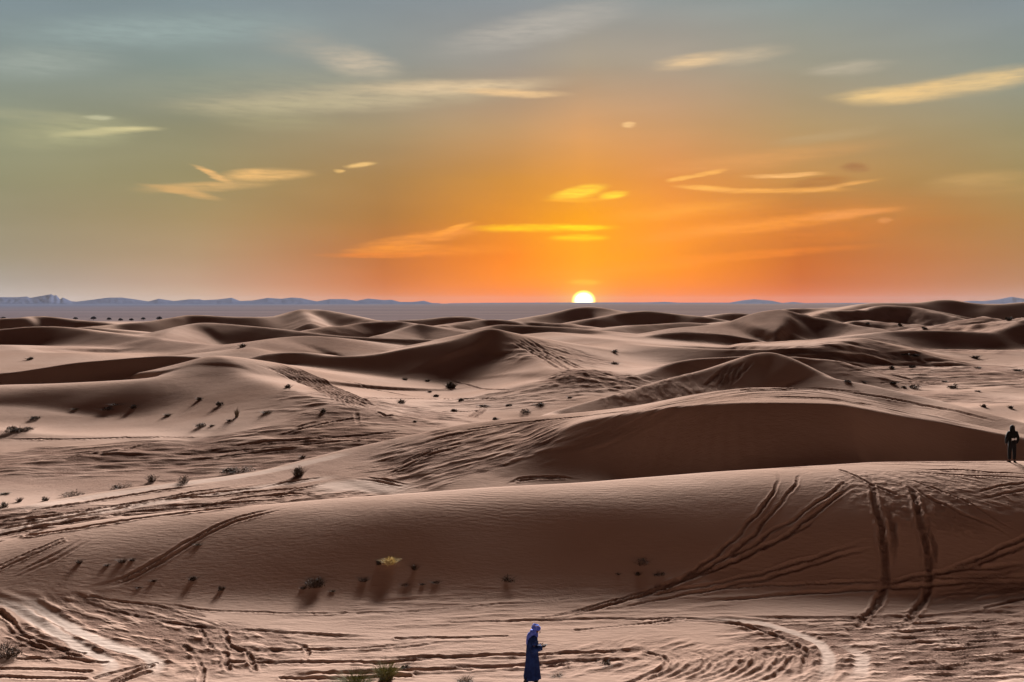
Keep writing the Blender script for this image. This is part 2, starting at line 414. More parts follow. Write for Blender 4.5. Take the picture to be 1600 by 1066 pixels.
def spline(pts, n):
    pts = np.array(pts, float)
    if len(pts) < 3:
        t = np.linspace(0, 1, n * (len(pts) - 1) + 1)[:, None]
        return pts[0] * (1 - t) + pts[-1] * t
    out = []
    ext = np.vstack([2 * pts[0] - pts[1], pts, 2 * pts[-1] - pts[-2]])
    for i in range(1, len(ext) - 2):
        p0, p1, p2, p3 = ext[i - 1], ext[i], ext[i + 1], ext[i + 2]
        for t in np.arange(n) / n:
            out.append(0.5 * ((2 * p1) + (-p0 + p2) * t + (2 * p0 - 5 * p1 + 4 * p2 - p3) * t * t + (-p0 + 3 * p1 - 3 * p2 + p3) * t ** 3))
    out.append(pts[-1])
    return np.array(out)

def smax(a, b, k):
    h = np.maximum(k - np.abs(a - b), 0) / k
    return np.maximum(a, b) + h * h * k * 0.25

def nearest(X, Y, pl):
    """nearest point of a polyline (x, y, attributes...) for every X, Y"""
    best = np.full(X.shape, 1e18); att = np.zeros((pl.shape[1] - 2,) + X.shape); cr = np.zeros(X.shape)
    for i in range(len(pl) - 1):
        ax, ay = pl[i, 0], pl[i, 1]; ux, uy = pl[i + 1, 0] - ax, pl[i + 1, 1] - ay
        L2 = ux * ux + uy * uy
        if L2 < 1e-9: continue
        wx = X - ax; wy = Y - ay
        t = np.clip((wx * ux + wy * uy) / L2, 0, 1)
        dx = wx - t * ux; dy = wy - t * uy
        d2 = dx * dx + dy * dy
        m = d2 < best
        best[m] = d2[m]
        cr[m] = ((ux * dy - uy * dx) / math.sqrt(L2))[m]
        for j in range(att.shape[0]):
            v = pl[i, 2 + j] + (pl[i + 1, 2 + j] - pl[i, 2 + j]) * t
            att[j][m] = v[m]
    return np.sqrt(best), cr, att

def field(X, Y):
    """height of the dunes at every X, Y (relative to the eye)"""
    Z = base(X, Y)
    near = np.exp(-np.maximum(Y - 60, 0) / 250.0)
    Z = Z + 0.35 * fbm(X / 34.0, Y / 20.0, 3, 3) * sstep(34, 70, np.hypot(X, Y)) * sstep(1200, 500, np.hypot(X, Y))
    bq = Z.copy()
    for rd in RIDGES:
        p = rd['p']; n = len(p)
        f = rd['f'] if isinstance(rd['f'], list) else [rd['f']] * n
        W = rd['W'] if isinstance(rd['W'], list) else [rd['W'] or 0.0] * n
        brk = rd['brk'] or [16.0] * n
        f2 = rd['f2'] or [max(v, 0.34) for v in f]
        ctrl = np.array([(q[0], q[1], q[2], f[i], W[i], brk[i], f2[i]) for i, q in enumerate(p)])
        pl = spline(ctrl, 7)
        zt = pl[:, 2].max()
        reach = min((zt + 12.0) / max(rd['b'], 0.05), 26 + (zt + 12.0) / 0.32) + 4
        reach = max(reach, 16 + (zt + 12.0) / 0.3)
        m = (X > pl[:, 0].min() - reach) & (X < pl[:, 0].max() + reach) & (Y > pl[:, 1].min() - (reach if rd['W'] is None else 20)) & (Y < pl[:, 1].max() + reach)
        idx = np.nonzero(m)
        if len(idx[0]) == 0: continue
        x, y = X[idx], Y[idx]
        # the crest wavers a little
        xw = x + 0.5 * noise2(x / 7.0, y / 7.0, 21); yw = y + 0.35 * noise2(x / 6.0, y / 6.0, 22)
        dist, c, att = nearest(xw, yw, pl)
        zc, sf, wv, bk, sf2 = att
        w = 0.5 - 0.5 * c / np.maximum(dist, 1e-6)
        dd = np.sqrt(dist * dist + rd['r'] ** 2) - rd['r']
        if rd['W'] is None:
            over = np.maximum(dd - bk, 0)
            over = np.sqrt(over * over + 0.02) - 0.1414
            df = sf * np.minimum(dd, bk) + sf2 * over
        else:
            df = (zc - bq[idx] + rd['k']) * sstep(0, 1, np.clip(dist / np.maximum(wv, 0.5), 0, 1) ** 1.15) + 0.0 * dd
        db = rd['b'] * np.minimum(dd, 26) + 0.32 * np.maximum(dd - 26, 0)
        z = zc - (w * df + (1 - w) * db)
        Z[idx] = smax(Z[idx], z, rd['k'])
    return Z
# the sheet: a fan of fine cells where the ground is near, coarser all round and out to the horizon
def radii():
    r = [0.0, 3, 6, 9, 12, 15, 17.5, 19.5, 21, 22, 23]
    while r[-1] < 26: r.append(r[-1] + 0.25)
    while r[-1] < 62: r.append(r[-1] + 0.06 / Q)
    while r[-1] < 420: r.append(r[-1] + 0.085 / Q * (r[-1] / 60.0) ** 1.6)
    while r[-1] < 26000: r.append(r[-1] * (1.012 if r[-1] < 1500 else 1.12))
    return np.array(r)
RAD = radii()
ninner = int(1500 * Q)
inner = np.linspace(-33.5, 33.5, ninner)
side = np.concatenate([33.5 + np.cumsum(np.linspace(0.06, 1.2, 60)), ])
side = side[side < 80]
back = np.linspace(side[-1] + 1.5, 180, 55)
out = np.concatenate([side, back])
ANG = np.radians(np.concatenate([-out[::-1][:-1] if out[-1] >= 179.99 else -out[::-1], inner, out]))
# (the seam at 180 degrees is closed by wrapping the faces)
AA, RR = np.meshgrid(ANG, RAD)
GX = np.sin(AA) * RR; GY = np.cos(AA) * RR
GZ = field(GX, GY)
# wind has rounded off the small creases that run down the slopes
j0, j1 = len(out) , len(out) + ninner
for _ in range(3):
    S = GZ[:, j0:j1]; h = max(1, int(4 * Q))
    cs = np.cumsum(np.pad(S, ((0, 0), (h + 1, h)), mode='edge'), axis=1)
    GZ[:, j0 + h:j1 - h] = ((cs[:, 2 * h + 1:] - cs[:, :-2 * h - 1]) / (2 * h + 1))[:, h:-h]

# and drifted into the hollow where the big slip face begins
def drift(cx, cy, rx, ry, size, n=3):
    i0, i1 = np.searchsorted(RAD, [cy - ry - 4, cy + ry + 4]); c = math.atan2(cx, cy); hw = (rx + 3) / cy
    k0, k1 = np.searchsorted(ANG, [c - hw, c + hw])
    S = GZ[i0:i1, k0:k1].copy()
    hr = max(1, int(size / (RAD[i0 + 1] - RAD[i0]) / 2)); hc = max(1, int(size / ((ANG[k0 + 1] - ANG[k0]) * cy) / 2))
    for _ in range(n):
        for ax, h in ((0, hr), (1, hc)):
            p = [(0, 0), (0, 0)]; p[ax] = (h + 1, h)
            cs = np.cumsum(np.pad(S, p, mode='edge'), axis=ax)
            S = (np.take(cs, range(2 * h + 1, cs.shape[ax]), ax) - np.take(cs, range(0, cs.shape[ax] - 2 * h - 1), ax)) / (2 * h + 1)
    X = GX[i0:i1, k0:k1] - cx; Y = GY[i0:i1, k0:k1] - cy
    w = sstep(1.0, 0.55, np.hypot(X / rx, Y / ry))
    GZ[i0:i1, k0:k1] = GZ[i0:i1, k0:k1] * (1 - w) + S * w
drift(0.5, 55.5, 7.5, 7.0, 2.4)

INN = np.nonzero((ANG >= math.radians(-33.6)) & (ANG <= math.radians(33.6)))[0]
def ground_at(x, y, Zg=None):
    """height (relative to the eye) of the sheet under x, y"""
    Zg = GZ if Zg is None else Zg
    a = math.atan2(x, y); r = math.hypot(x, y)
    j = int(np.clip(np.searchsorted(ANG, a) - 1, 0, len(ANG) - 2)); i = int(np.clip(np.searchsorted(RAD, r) - 1, 0, len(RAD) - 2))
    u = (a - ANG[j]) / (ANG[j + 1] - ANG[j]); v = (r - RAD[i]) / (RAD[i + 1] - RAD[i])
    return float((Zg[i, j] * (1 - u) + Zg[i, j + 1] * u) * (1 - v) + (Zg[i + 1, j] * (1 - u) + Zg[i + 1, j + 1] * u) * v)

def hit(px, py):
    """where the ray of a photo pixel meets the ground: world x, y, z (z absolute)"""
    rx, rz = ray(px, py)
    a = math.atan(rx); s = rz / math.hypot(1, rx)
    j = int(np.clip(np.searchsorted(ANG, a), 1, len(ANG) - 1))
    u = (a - ANG[j - 1]) / (ANG[j] - ANG[j - 1])
    col = GZ[:, j - 1] * (1 - u) + GZ[:, j] * u
    g = col - s * RAD
    i0 = int(np.searchsorted(RAD, 20.0))
    k = np.nonzero(g[i0:] > 0)[0]
    if len(k) == 0: return None
    k = int(k[0]) + i0
    t = g[k - 1] / (g[k - 1] - g[k])
    r = RAD[k - 1] + (RAD[k] - RAD[k - 1]) * t
    return (r * math.sin(a), r * math.cos(a), s * r + HC)
# ------------------------------------------------------------------ wheel tracks pressed into the sand
CH = np.zeros_like(GZ); WORN = np.zeros_like(GZ)  # CH darkens the sand: churning together with painted shade
GZ0 = GZ.copy()
_ys = GY; _xs = GX

def zone(cx, cy, rx, ry, rot, amp, lx, ly, ch, seed, dirn=None):
    """trampled or wind-streaked ground: noise drawn out along one direction inside a soft ellipse"""
    dirn = rot if dirn is None else dirn
    m = (np.abs(GX - cx) < max(rx, ry) * 1.35) & (np.abs(GY - cy) < max(rx, ry) * 1.35)
    idx = np.nonzero(m)
    x = GX[idx] - cx; y = GY[idx] - cy
    c, s = math.cos(R(rot)), math.sin(R(rot))
    u = (x * c + y * s) / rx; v = (-x * s + y * c) / ry
    q = np.sqrt(u * u + v * v) + 0.25 * fbm(x / 3.0, y / 2.0, 2, seed)
    w = sstep(1.05, 0.6, q)
    c, s = math.cos(R(dirn)), math.sin(R(dirn))
    a = x * c + y * s; b = -x * s + y * c
    n = fbm(a / lx, b / ly, 3, seed + 5, 0.55)
    n = np.where(n > 0, n, n * 0.7)
    GZ[idx] += 0.62 * amp * w * n
    CH[idx] = np.maximum(CH[idx], ch * w * sstep(-0.35, 0.35, 0.3 - n + 0.4 * noise2(x / 4, y / 3, seed + 9)))  # hollows coloured darker, painted shade besides the trampling

def track(pts, w=0.17, d=0.11, berm=0.05, ch=0.6, worn=0.0, rough=0.35, seed=0, off=0.0):
    w = w * (0.62 if worn <= 0 else 0.9)
    """one rut along photo pixels that are dropped onto the ground"""
    q = []
    for (a, b) in zip(pts[:-1], pts[1:]):
        n = max(1, int(math.hypot(b[0] - a[0], b[1] - a[1]) / 14))
        for k in range(n):
            t = k / n; q.append((a[0] + (b[0] - a[0]) * t, a[1] + (b[1] - a[1]) * t))
    q.append(pts[-1])
    W = [hit(*p) for p in q]; W = [p for p in W if p]
    runs = [[W[0]]]
    for p in W[1:]:
        l = runs[-1][-1]
        if math.hypot(p[0] - l[0], p[1] - l[1]) > 2.5 + l[1] * 0.07: runs.append([p])
        else: runs[-1].append(p)
    for run in runs:
        if len(run) < 3: continue
        pl = np.array([(p[0], p[1]) for p in run])
        for _ in range(2):
            pl[1:-1] = 0.25 * pl[:-2] + 0.5 * pl[1:-1] + 0.25 * pl[2:]
        L = np.concatenate([[0], np.cumsum(np.hypot(*(pl[1:] - pl[:-1]).T))])
        tot = L[-1]
        pl = np.column_stack([pl, L])
        pad = w * 4 + 0.4
        m = (GX > pl[:, 0].min() - pad) & (GX < pl[:, 0].max() + pad) & (GY > pl[:, 1].min() - pad) & (GY < pl[:, 1].max() + pad)
        idx = np.nonzero(m)
        if len(idx[0]) == 0: continue
        x, y = GX[idx], GY[idx]
        xw = x + 0.09 * noise2(x / 1.1, y / 1.1, 40 + seed) + 0.035 * noise2(x / 0.28, y / 0.28, 44); yw = y + 0.09 * noise2(x / 1.1, y / 1.1, 41 + seed) + 0.035 * noise2(x / 0.28, y / 0.28, 45)
        dist, c, att = nearest(xw, yw, pl)
        s = att[0]
        u = np.abs(dist + 0.0) / w
        k = u < 4
        if not k.any(): continue
        idx = (idx[0][k], idx[1][k]); u = u[k]; s = s[k]; x = x[k]; y = y[k]
        fade = sstep(0, 2.5, s) * sstep(0, 2.5, tot - s) if tot > 4 else 1.0
        along = np.clip(0.72 + 0.75 * noise2(s / 2.2, s * 0 + seed, 50 + seed), 0.12, 1.1)
        tread = 1 + rough * noise2(x / 0.22, y / 0.22, 60)
        rut = -d * np.exp(-(u ** 5) * 0.9) * tread + 0.25 * d * np.exp(-(u / 0.4) ** 2)
        bm = berm * np.exp(-((u - 1.65) / 0.55) ** 2) * (1 + 1.2 * rough * noise2(x / 0.3, y / 0.3, 61))
        if worn > 0:
            q_ = np.exp(-(u / 1.15) ** 6) * fade
            GZ[idx] = GZ[idx] * (1 - q_) + (GZ0[idx] + 0.01) * q_
        GZ[idx] += 0.62 * (rut + bm) * along * fade
        cc = ch * np.exp(-(u / 1.25) ** 4) * fade  # rut floor darkened: churned sand with shade painted in
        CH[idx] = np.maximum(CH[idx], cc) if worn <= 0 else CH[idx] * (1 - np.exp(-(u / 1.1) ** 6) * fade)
        if worn > 0:
            WORN[idx] = np.maximum(WORN[idx], worn * np.exp(-(u / 1.0) ** 6) * fade)

# trampled ground first, ruts over it
#     cx     cy    rx   ry  rot  amp   lx   ly   churn_shade
zone(13.0, 30.0, 7.5, 3.4, 6, .08, 1.2, 0.36, 1.0, 1, 8)
zone(17.5, 34.0, 4.0, 2.2, 25, .05, 1.5, 0.4, .6, 2, 20)
zone(4.3, 28.7, 4.6, 2.2, 0, .06, 1.3, 0.36, .35, 3, 38)
zone(8.4, 28.4, 2.6, 1.6, 0, .07, 1.4, 0.34, .45, 33, 48)
zone(-13.0, 31.2, 5.2, 2.9, -20, .055, 1.2, 0.30, 1.0, 4, -30)
zone(-9.6, 29.9, 3.0, 2.6, 0, .07, 0.8, 0.42, .8, 5, -20)
zone(-4, 29.2, 7, 2.6, 0, .05, 2.4, 0.45, .25, 6, 1)
zone(0.5, 33.2, 9, 2.4, 3, .045, 2.2, 0.4, .25, 7, 3)
zone(-17.5, 46.8, 11, 2.9, 22, .15, 3.0, 0.7, 1.0, 8, 22)
zone(-26, 43.5, 7, 3.0, 22, .12, 3.0, 0.6, .95, 81, 22)
zone(-9.5, 51.5, 5.0, 3.6, 35, .14, 1.8, 0.7, .5, 9, 40)
zone(-11.5, 80, 9, 9, 0, .14, 3.0, 1.1, .7, 10, 5)
zone(-17, 67.5, 15, 7, 6, .15, 4.0, 1.1, 1.0, 11, 4)
zone(-30, 66, 13, 6, 10, .14, 4.0, 1.0, .95, 12, 8)
zone(16.5, 40.2, 3.6, 2.6, 0, .035, 0.5, 0.35, .3, 13, 30)
zone(20.2, 41.3, 3.0, 2.2, -30, .035, 0.6, 0.4, .3, 14, -30)
zone(17.5, 45.6, 8, 2.0, 2, .04, 3.0, 0.5, .4, 15, 0)
zone(98, 215, 46, 40, 0, .7, 10, 4.5, .9, 30, 0)
zone(-20, 215, 50, 30, 0, .3, 12, 5, .2, 31, 0)
zone(50, 118, 26, 22, 5, .34, 6.0, 2.0, .9, 16, 3)
zone(62, 155, 30, 14, 0, .35, 7.0, 3.0, .95, 17, 0)
zone(34, 92, 16, 8, -20, .2, 5.0, 1.6, .6, 18, -8)
zone(8.5, 96, 6, 7, 30, .2, 1.0, 1.8, .9, 19, 60)
zone(15, 58.5, 15, 2.6, 0, .06, 4.5, 0.55, .25, 20, 0)
zone(-3, 59.5, 8, 5, 25, .10, 2.4, 0.6, .85, 21, 28)
zone(13, 78, 7, 5, 20, .12, 0.9, 2.2, .4, 22, 0)
zone(6, 118, 9, 8, 0, .2, 3.0, 1.6, .4, 23, -30)
zone(0, 90, 9, 6, 0, .14, 3.0, 1.2, .35, 24, 10)

def pair(pts, dx, dy, **k):
    track(pts, **k)
    track([(p[0] + dx, p[1] + dy) for p in pts], **{**k, 'seed': k.get('seed', 0) + 7})

# darker patches of sand between the dunes
def dark_patch(cx, cy, rx, ry, rot, ch, seed):
    m = (np.abs(GX - cx) < rx * 1.3) & (np.abs(GY - cy) < max(rx, ry) * 1.3); idx = np.nonzero(m)
    x = GX[idx] - cx; y = GY[idx] - cy; c, s = math.cos(R(rot)), math.sin(R(rot))
    q = np.hypot((x * c + y * s) / rx, (-x * s + y * c) / ry) + 0.3 * fbm(x / 9.0, y / 5.0, 3, seed)
    CH[idx] = np.maximum(CH[idx], ch * sstep(1.05, 0.45, q))
dark_patch(-22, 64, 22, 8, 8, .55, 1); dark_patch(-10, 57, 9, 5, 35, .4, 2); dark_patch(30, 95, 22, 9, -18, .4, 3); dark_patch(-40, 150, 50, 22, 0, .45, 4); dark_patch(60, 190, 60, 45, 0, .45, 5); dark_patch(-10, 200, 60, 50, 0, .4, 6)
# smooth slope of the near dune, left
pair([(113,922),(167,913),(217,893),(260,867),(290,847),(333,823),(383,805),(450,790)], 8, 3, w=.13, d=.10, ch=.5, seed=1)
pair([(0,903),(33,893),(80,870),(125,845),(150,830)], 4, 6, w=.12, d=.07, ch=.35, seed=2)
pair([(0,885),(50,862),(95,842)], 3, 5, w=.10, d=.05, ch=.3, seed=3)
# pale compacted double band at lower left
track([(-40,925),(0,937),(30,948),(60,972),(90,990),(120,1008),(150,1025),(176,1034),(185,1042),(160,1056),(130,1072)], w=.24, d=.05, berm=.07, worn=1.0, ch=0, rough=.1, seed=4)
track([(0,925),(45,937),(72,956),(105,978),(150,1000),(190,1014),(235,1026),(254,1036),(247,1050),(225,1070)], w=.25, d=.05, berm=.07, worn=1.0, ch=0, rough=.1, seed=5)
track([(90,938),(130,943),(200,962),(300,980),(380,985),(533,995),(640,997)], w=.16, d=.06, ch=.5, seed=6)
track([(140,933),(170,938),(230,945),(275,954)], w=.12, d=.06, ch=.4, seed=7)
track([(200,938),(260,945),(320,953),(420,958),(533,959),(660,955),(780,945),(940,932)], w=.10, d=.05, ch=.35, seed=8)
for i, pts in enumerate([[(0,955),(30,985),(45,1000)], [(-20,970),(40,995),(90,1015),(150,1032)], [(0,985),(60,1012),(120,1024),(165,1035)], [(20,1010),(70,1012),(130,1022)],
                         [(30,1030),(100,1029),(165,1036)], [(0,1045),(70,1046),(140,1050)], [(0,1058),(80,1060),(130,1062)], [(150,1060),(200,1045),(240,1038)], [(175,1068),(215,1048),(235,1043)], [(190,1066),(230,1052)]]):
    track(pts, w=.13, d=.085, ch=.75, seed=10 + i)
# crossing ruts at the foot of the slope
for i, pts in enumerate([[(315,985),(318,1000),(330,1014)], [(347,985),(350,998),(362,1014),(380,1020)], [(330,1018),(440,1017),(533,1014),(600,1012),(700,1000)], [(380,1003),(440,1003),(480,1008),(497,1020),(480,1035),(450,1050)],
                         [(280,1038),(380,1036),(480,1034),(600,1036),(700,1027),(830,1024),(960,1018),(1060,1012)], [(350,1020),(348,1035),(356,1048)], [(385,1020),(390,1034),(400,1048)],
                         [(290,1010),(310,1030),(318,1050),(316,1066)], [(400,1052),(520,1053),(640,1048),(760,1042),(860,1037),(950,1030),(1040,1032),(1066,1032)],
                         [(440,1060),(533,1062),(640,1056)], [(520,1024),(580,1018),(660,1008),(720,1000)], [(533,1030),(600,1029),(740,1026),(840,1022)], [(620,998),(700,997),(790,995)]]):
    track(pts, w=.12 + .05 * (i in (4, 8)), d=.09 + .06 * (i in (4, 8)), ch=.7, seed=24 + i)
track([(400,1055),(520,1055),(640,1050),(760,1044),(860,1040),(950,1033),(1040,1035)], w=.16, d=.13, berm=.08, ch=.9, seed=38)
# fan of tracks over the right half of the near dune
A1 = [(1216,738),(1221,752),(1215,768),(1192,792),(1165,822),(1130,858),(1095,887),(1050,912),(1000,933),(930,952),(850,966),(800,970)]
track(A1, w=0.116, d=0.088, ch=.8, seed=40)
track([(1252,738),(1250,752),(1238,770),(1210,798),(1190,820),(1160,850),(1120,880),(1066,910),(980,940),(900,957)], w=0.109, d=0.088, ch=.8, seed=41)
track([(1335,744),(1318,756),(1280,786),(1245,808),(1200,838),(1160,862),(1110,886),(1066,906),(990,930),(900,955),(830,968)], w=0.109, d=0.088, ch=.8, seed=42)
track([(1345,755),(1310,775),(1270,805),(1235,832),(1190,856),(1140,880),(1080,905),(1040,920),(960,946),(860,972)], w=0.122, d=0.096, ch=.8, seed=43)
track([(1290,798),(1260,822),(1210,850),(1160,872),(1100,895)], w=0.082, d=0.064, ch=.8, seed=44)
pair([(1362,845),(1320,855),(1270,872),(1200,893),(1130,910),(1066,921),(1000,935),(930,950)], 8, 7, w=.12, d=.08, ch=.6, seed=45)
track([(1066,924),(1160,917),(1260,912),(1380,908),(1500,904),(1640,900)], w=.10, d=.06, ch=.45, seed=46)
track([(1066,942),(1150,936),(1230,929),(1320,922),(1420,916),(1500,910),(1640,908)], w=.15, d=.10, ch=.6, seed=47)
track([(640,975),(760,972),(840,969),(960,968),(1066,967),(1200,972),(1300,974)], w=.13, d=.07, ch=.5, seed=48)
track([(900,985),(980,978),(1066,968)], w=.1, d=.05, ch=.4, seed=49)
# two heavy climbing ruts with a fainter second set beside them
VL = [(1355,738),(1362,758),(1367,778),(1372,800),(1376,825),(1379,855),(1384,885),(1386,910),(1380,930),(1366,952),(1346,972),(1328,990),(1316,1003)]
VR = [(1412,742),(1425,760),(1433,780),(1436,810),(1443,840),(1450,870),(1455,895),(1453,920),(1444,942),(1430,958),(1415,975),(1402,992)]
track(VL, w=.19, d=.13, berm=.08, ch=.9, rough=.6, seed=50)
track(VR, w=.19, d=.13, berm=.08, ch=.9, rough=.6, seed=51)
track([(1375,775),(1388,795),(1397,815),(1400,840),(1396,865),(1392,890)], w=.19, d=.13, berm=.07, ch=.9, rough=.7, seed=52)
track([(1440,795),(1452,815),(1457,840),(1460,865),(1459,890),(1456,915)], w=.15, d=.10, berm=.06, ch=.9, rough=.6, seed=53)
# ruts that fall away to the right
track([(1312,735),(1340,748),(1365,760),(1400,772)], w=0.122, d=0.064, ch=.5, seed=55)
track([(1410,748),(1428,768),(1460,782),(1495,800),(1525,811),(1545,816),(1575,838),(1600,846)], w=0.136, d=0.104, berm=.08, ch=.9, rough=.7, seed=56)
track([(1372,740),(1430,752),(1470,768),(1500,780),(1540,800),(1580,825),(1610,842)], w=0.095, d=0.072, ch=.7, rough=.6, seed=57)
track([(1380,735),(1420,738),(1480,742),(1560,745),(1640,749)], w=.12, d=.07, ch=.6, seed=58)
track([(1400,733),(1480,734),(1560,739),(1640,743)], w=.12, d=.07, ch=.6, seed=59)
track([(1500,779),(1520,772),(1550,763),(1580,758),(1640,752)], w=.12, d=.08, ch=.5, seed=60)
track([(1515,786),(1545,776),(1575,769),(1640,760)], w=.12, d=.08, ch=.5, seed=61)
track([(1640,826),(1600,838),(1560,858),(1520,878),(1480,890),(1430,903),(1380,914),(1320,921)], w=0.116, d=0.088, ch=.8, seed=62)
track([(1640,842),(1600,852),(1560,870),(1510,888),(1460,899),(1400,905)], w=0.102, d=0.080, ch=.8, seed=63)
track([(1640,880),(1580,884),(1520,888),(1440,895)], w=.13, d=.08, ch=.6, seed=64)
track([(1640,956),(1540,957),(1440,964),(1320,966),(1200,965),(1130,962)], w=.2, d=.11, berm=.02, ch=.8, seed=65)
track([(1640,932),(1600,937),(1540,950)], w=.15, d=.08, ch=.7, seed=66)
# pale sand smoothed by many wheels along the piste and where it leaves the near dune
track([(470,772),(530,758),(580,758),(630,766),(680,768)], w=1.15, d=.04, berm=.02, worn=.6, ch=0, rough=.1, seed=67)
track([(-60,842),(0,828),(120,806),(240,786),(360,769),(470,752),(540,742)], w=.42, d=.05, berm=.05, worn=.5, ch=0, rough=.1, seed=68)
track([(0,800),(130,779),(250,761),(380,744),(470,726),(560,704)], w=.5, d=.03, berm=.02, worn=.5, ch=0, rough=.1, seed=69)
# sweeping arcs at the lower right
track([(1040,969),(1110,971),(1150,975),(1200,990),(1240,1003),(1258,1015),(1268,1030),(1262,1048),(1240,1070)], w=.18, d=.13, berm=.08, ch=.8, seed=70)
track([(1066,965),(1130,967),(1190,974),(1240,988),(1280,1000),(1295,1018),(1304,1036),(1296,1054),(1275,1072)], w=.22, d=.07, berm=.08, worn=.7, ch=0, seed=71)
track([(1290,1000),(1330,1010),(1352,1022),(1358,1038),(1345,1056),(1320,1072)], w=.24, d=.07, berm=.08, worn=.75, ch=0, seed=72)
for i in range(11):
    o = i * 19
    track([(1035 - o * .9 + 140, 1004 + i * 1.5), (1235 - o, 1014 + i * 1.2), (1250 - o * 1.02, 1030), (1232 - o * 1.03, 1048), (1195 - o * 1.05, 1062), (1150 - o * 1.05, 1074)], w=.12, d=.08, berm=.06, ch=.45, seed=73 + i)
for i in range(9):
    y0 = 975 + i * 10.5
    track([(1290 + 14 * i, y0), (1400, y0 + 3 - i), (1500, y0 - 2), (1640, y0 - 8 - i)], w=.12, d=.07, berm=.05, ch=.8, seed=90 + i)
# the old piste on the left, between the near dune and the long crest
for i, pts in enumerate([[(-60,862),(0,845),(110,828),(220,810),(330,797),(430,787)], [(-60,850),(0,836),(90,820),(190,803),(300,793),(400,783),(470,779)], [(-60,838),(60,817),(160,800),(260,780),(360,768),(430,760)],
                         [(-60,825),(0,816),(110,802),(210,786),(300,770),(380,758)], [(0,806),(120,788),(240,768),(330,757)], [(230,782),(330,777),(400,768),(470,765),(520,752)],
                         [(300,792),(380,778),(450,772),(520,772)], [(400,764),(460,752),(520,744)]]):
    track(pts, w=.2, d=.15, berm=.08, ch=.85, rough=.6, seed=105 + i)
for i, pts in enumerate([[(592,747),(640,725),(690,705),(740,693)], [(600,738),(650,715),(700,698),(745,684)], [(610,733),(660,708),(720,690)], [(540,748),(590,752),(640,764)], [(545,742),(600,750),(650,760)],
                         [(783,760),(800,750),(830,744),(870,744),(915,752)], [(790,763),(812,752),(840,747),(880,748)], [(640,700),(700,680),(780,668)], [(700,676),(800,662),(900,652),(1000,640)]]):
    track(pts, w=.18, d=.12, berm=.07, ch=.8, rough=.5, seed=115 + i)
# bundle that runs down from the pass in the middle distance
for i in range(9):
    o = i * 5.2
    track([(402 + o * .8, 570 - o * .12), (440 + o, 583), (480 + o, 603 - o * .05), (520 + o * .9, 622), (556 + o, 640 - o * .1)], w=.26, d=.16, berm=.09, ch=.9, seed=126 + i)
for i, pts in enumerate([[(525,592),(560,600),(600,612),(645,620)], [(560,622),(620,623),(720,624),(830,622)], [(556,638),(558,655),(560,668)], [(592,645),(600,662),(612,650)], [(730,655),(745,645),(755,637)],
                         [(738,656),(756,642),(764,636)], [(440,676),(480,662),(520,655)], [(430,682),(480,668),(530,658),(600,648)], [(240,690),(200,702),(120,712),(0,728)], [(330,700),(430,690),(560,682),(640,672)],
                         [(300,712),(420,700),(540,690),(600,682)], [(280,722),(380,710),(470,700)], [(0,686),(100,687),(200,684),(330,684)], [(700,590),(760,610),(800,612)], [(640,640),(700,645),(780,640)]]):
    track(pts, w=.24, d=.16, berm=.09, ch=.8, rough=.5, seed=140 + i)
# ribs on the flank of the pyramid dune and the windward slope of the central one
for i in range(7):
    track([(1070 + i * 9, 628 - i * 2), (1095 + i * 9, 608 - i * 2), (1125 + i * 7, 580 - i * 1.5), (1150 + i * 5, 566 - i)], w=.22, d=.13, berm=.07, ch=.6, seed=160 + i)
for i in range(5):
    track([(795 + i * 6, 530 - i), (825 + i * 7, 547), (850 + i * 8, 562), (880 + i * 9, 577)], w=.34, d=.18, berm=.10, ch=.7, seed=170 + i)
for i, pts in enumerate([[(1330,600),(1420,598),(1520,592),(1600,586)], [(1380,560),(1480,566),(1560,560)], [(1330,580),(1420,578),(1500,580)], [(1400,628),(1480,640),(1560,660)], [(1230,608),(1320,612),(1420,628),(1490,645)],
                         [(1160,610),(1260,606),(1360,614)], [(1180,620),(1280,622),(1380,636)]]):
    track(pts, w=.24, d=.13, berm=.08, ch=.6, seed=180 + i)
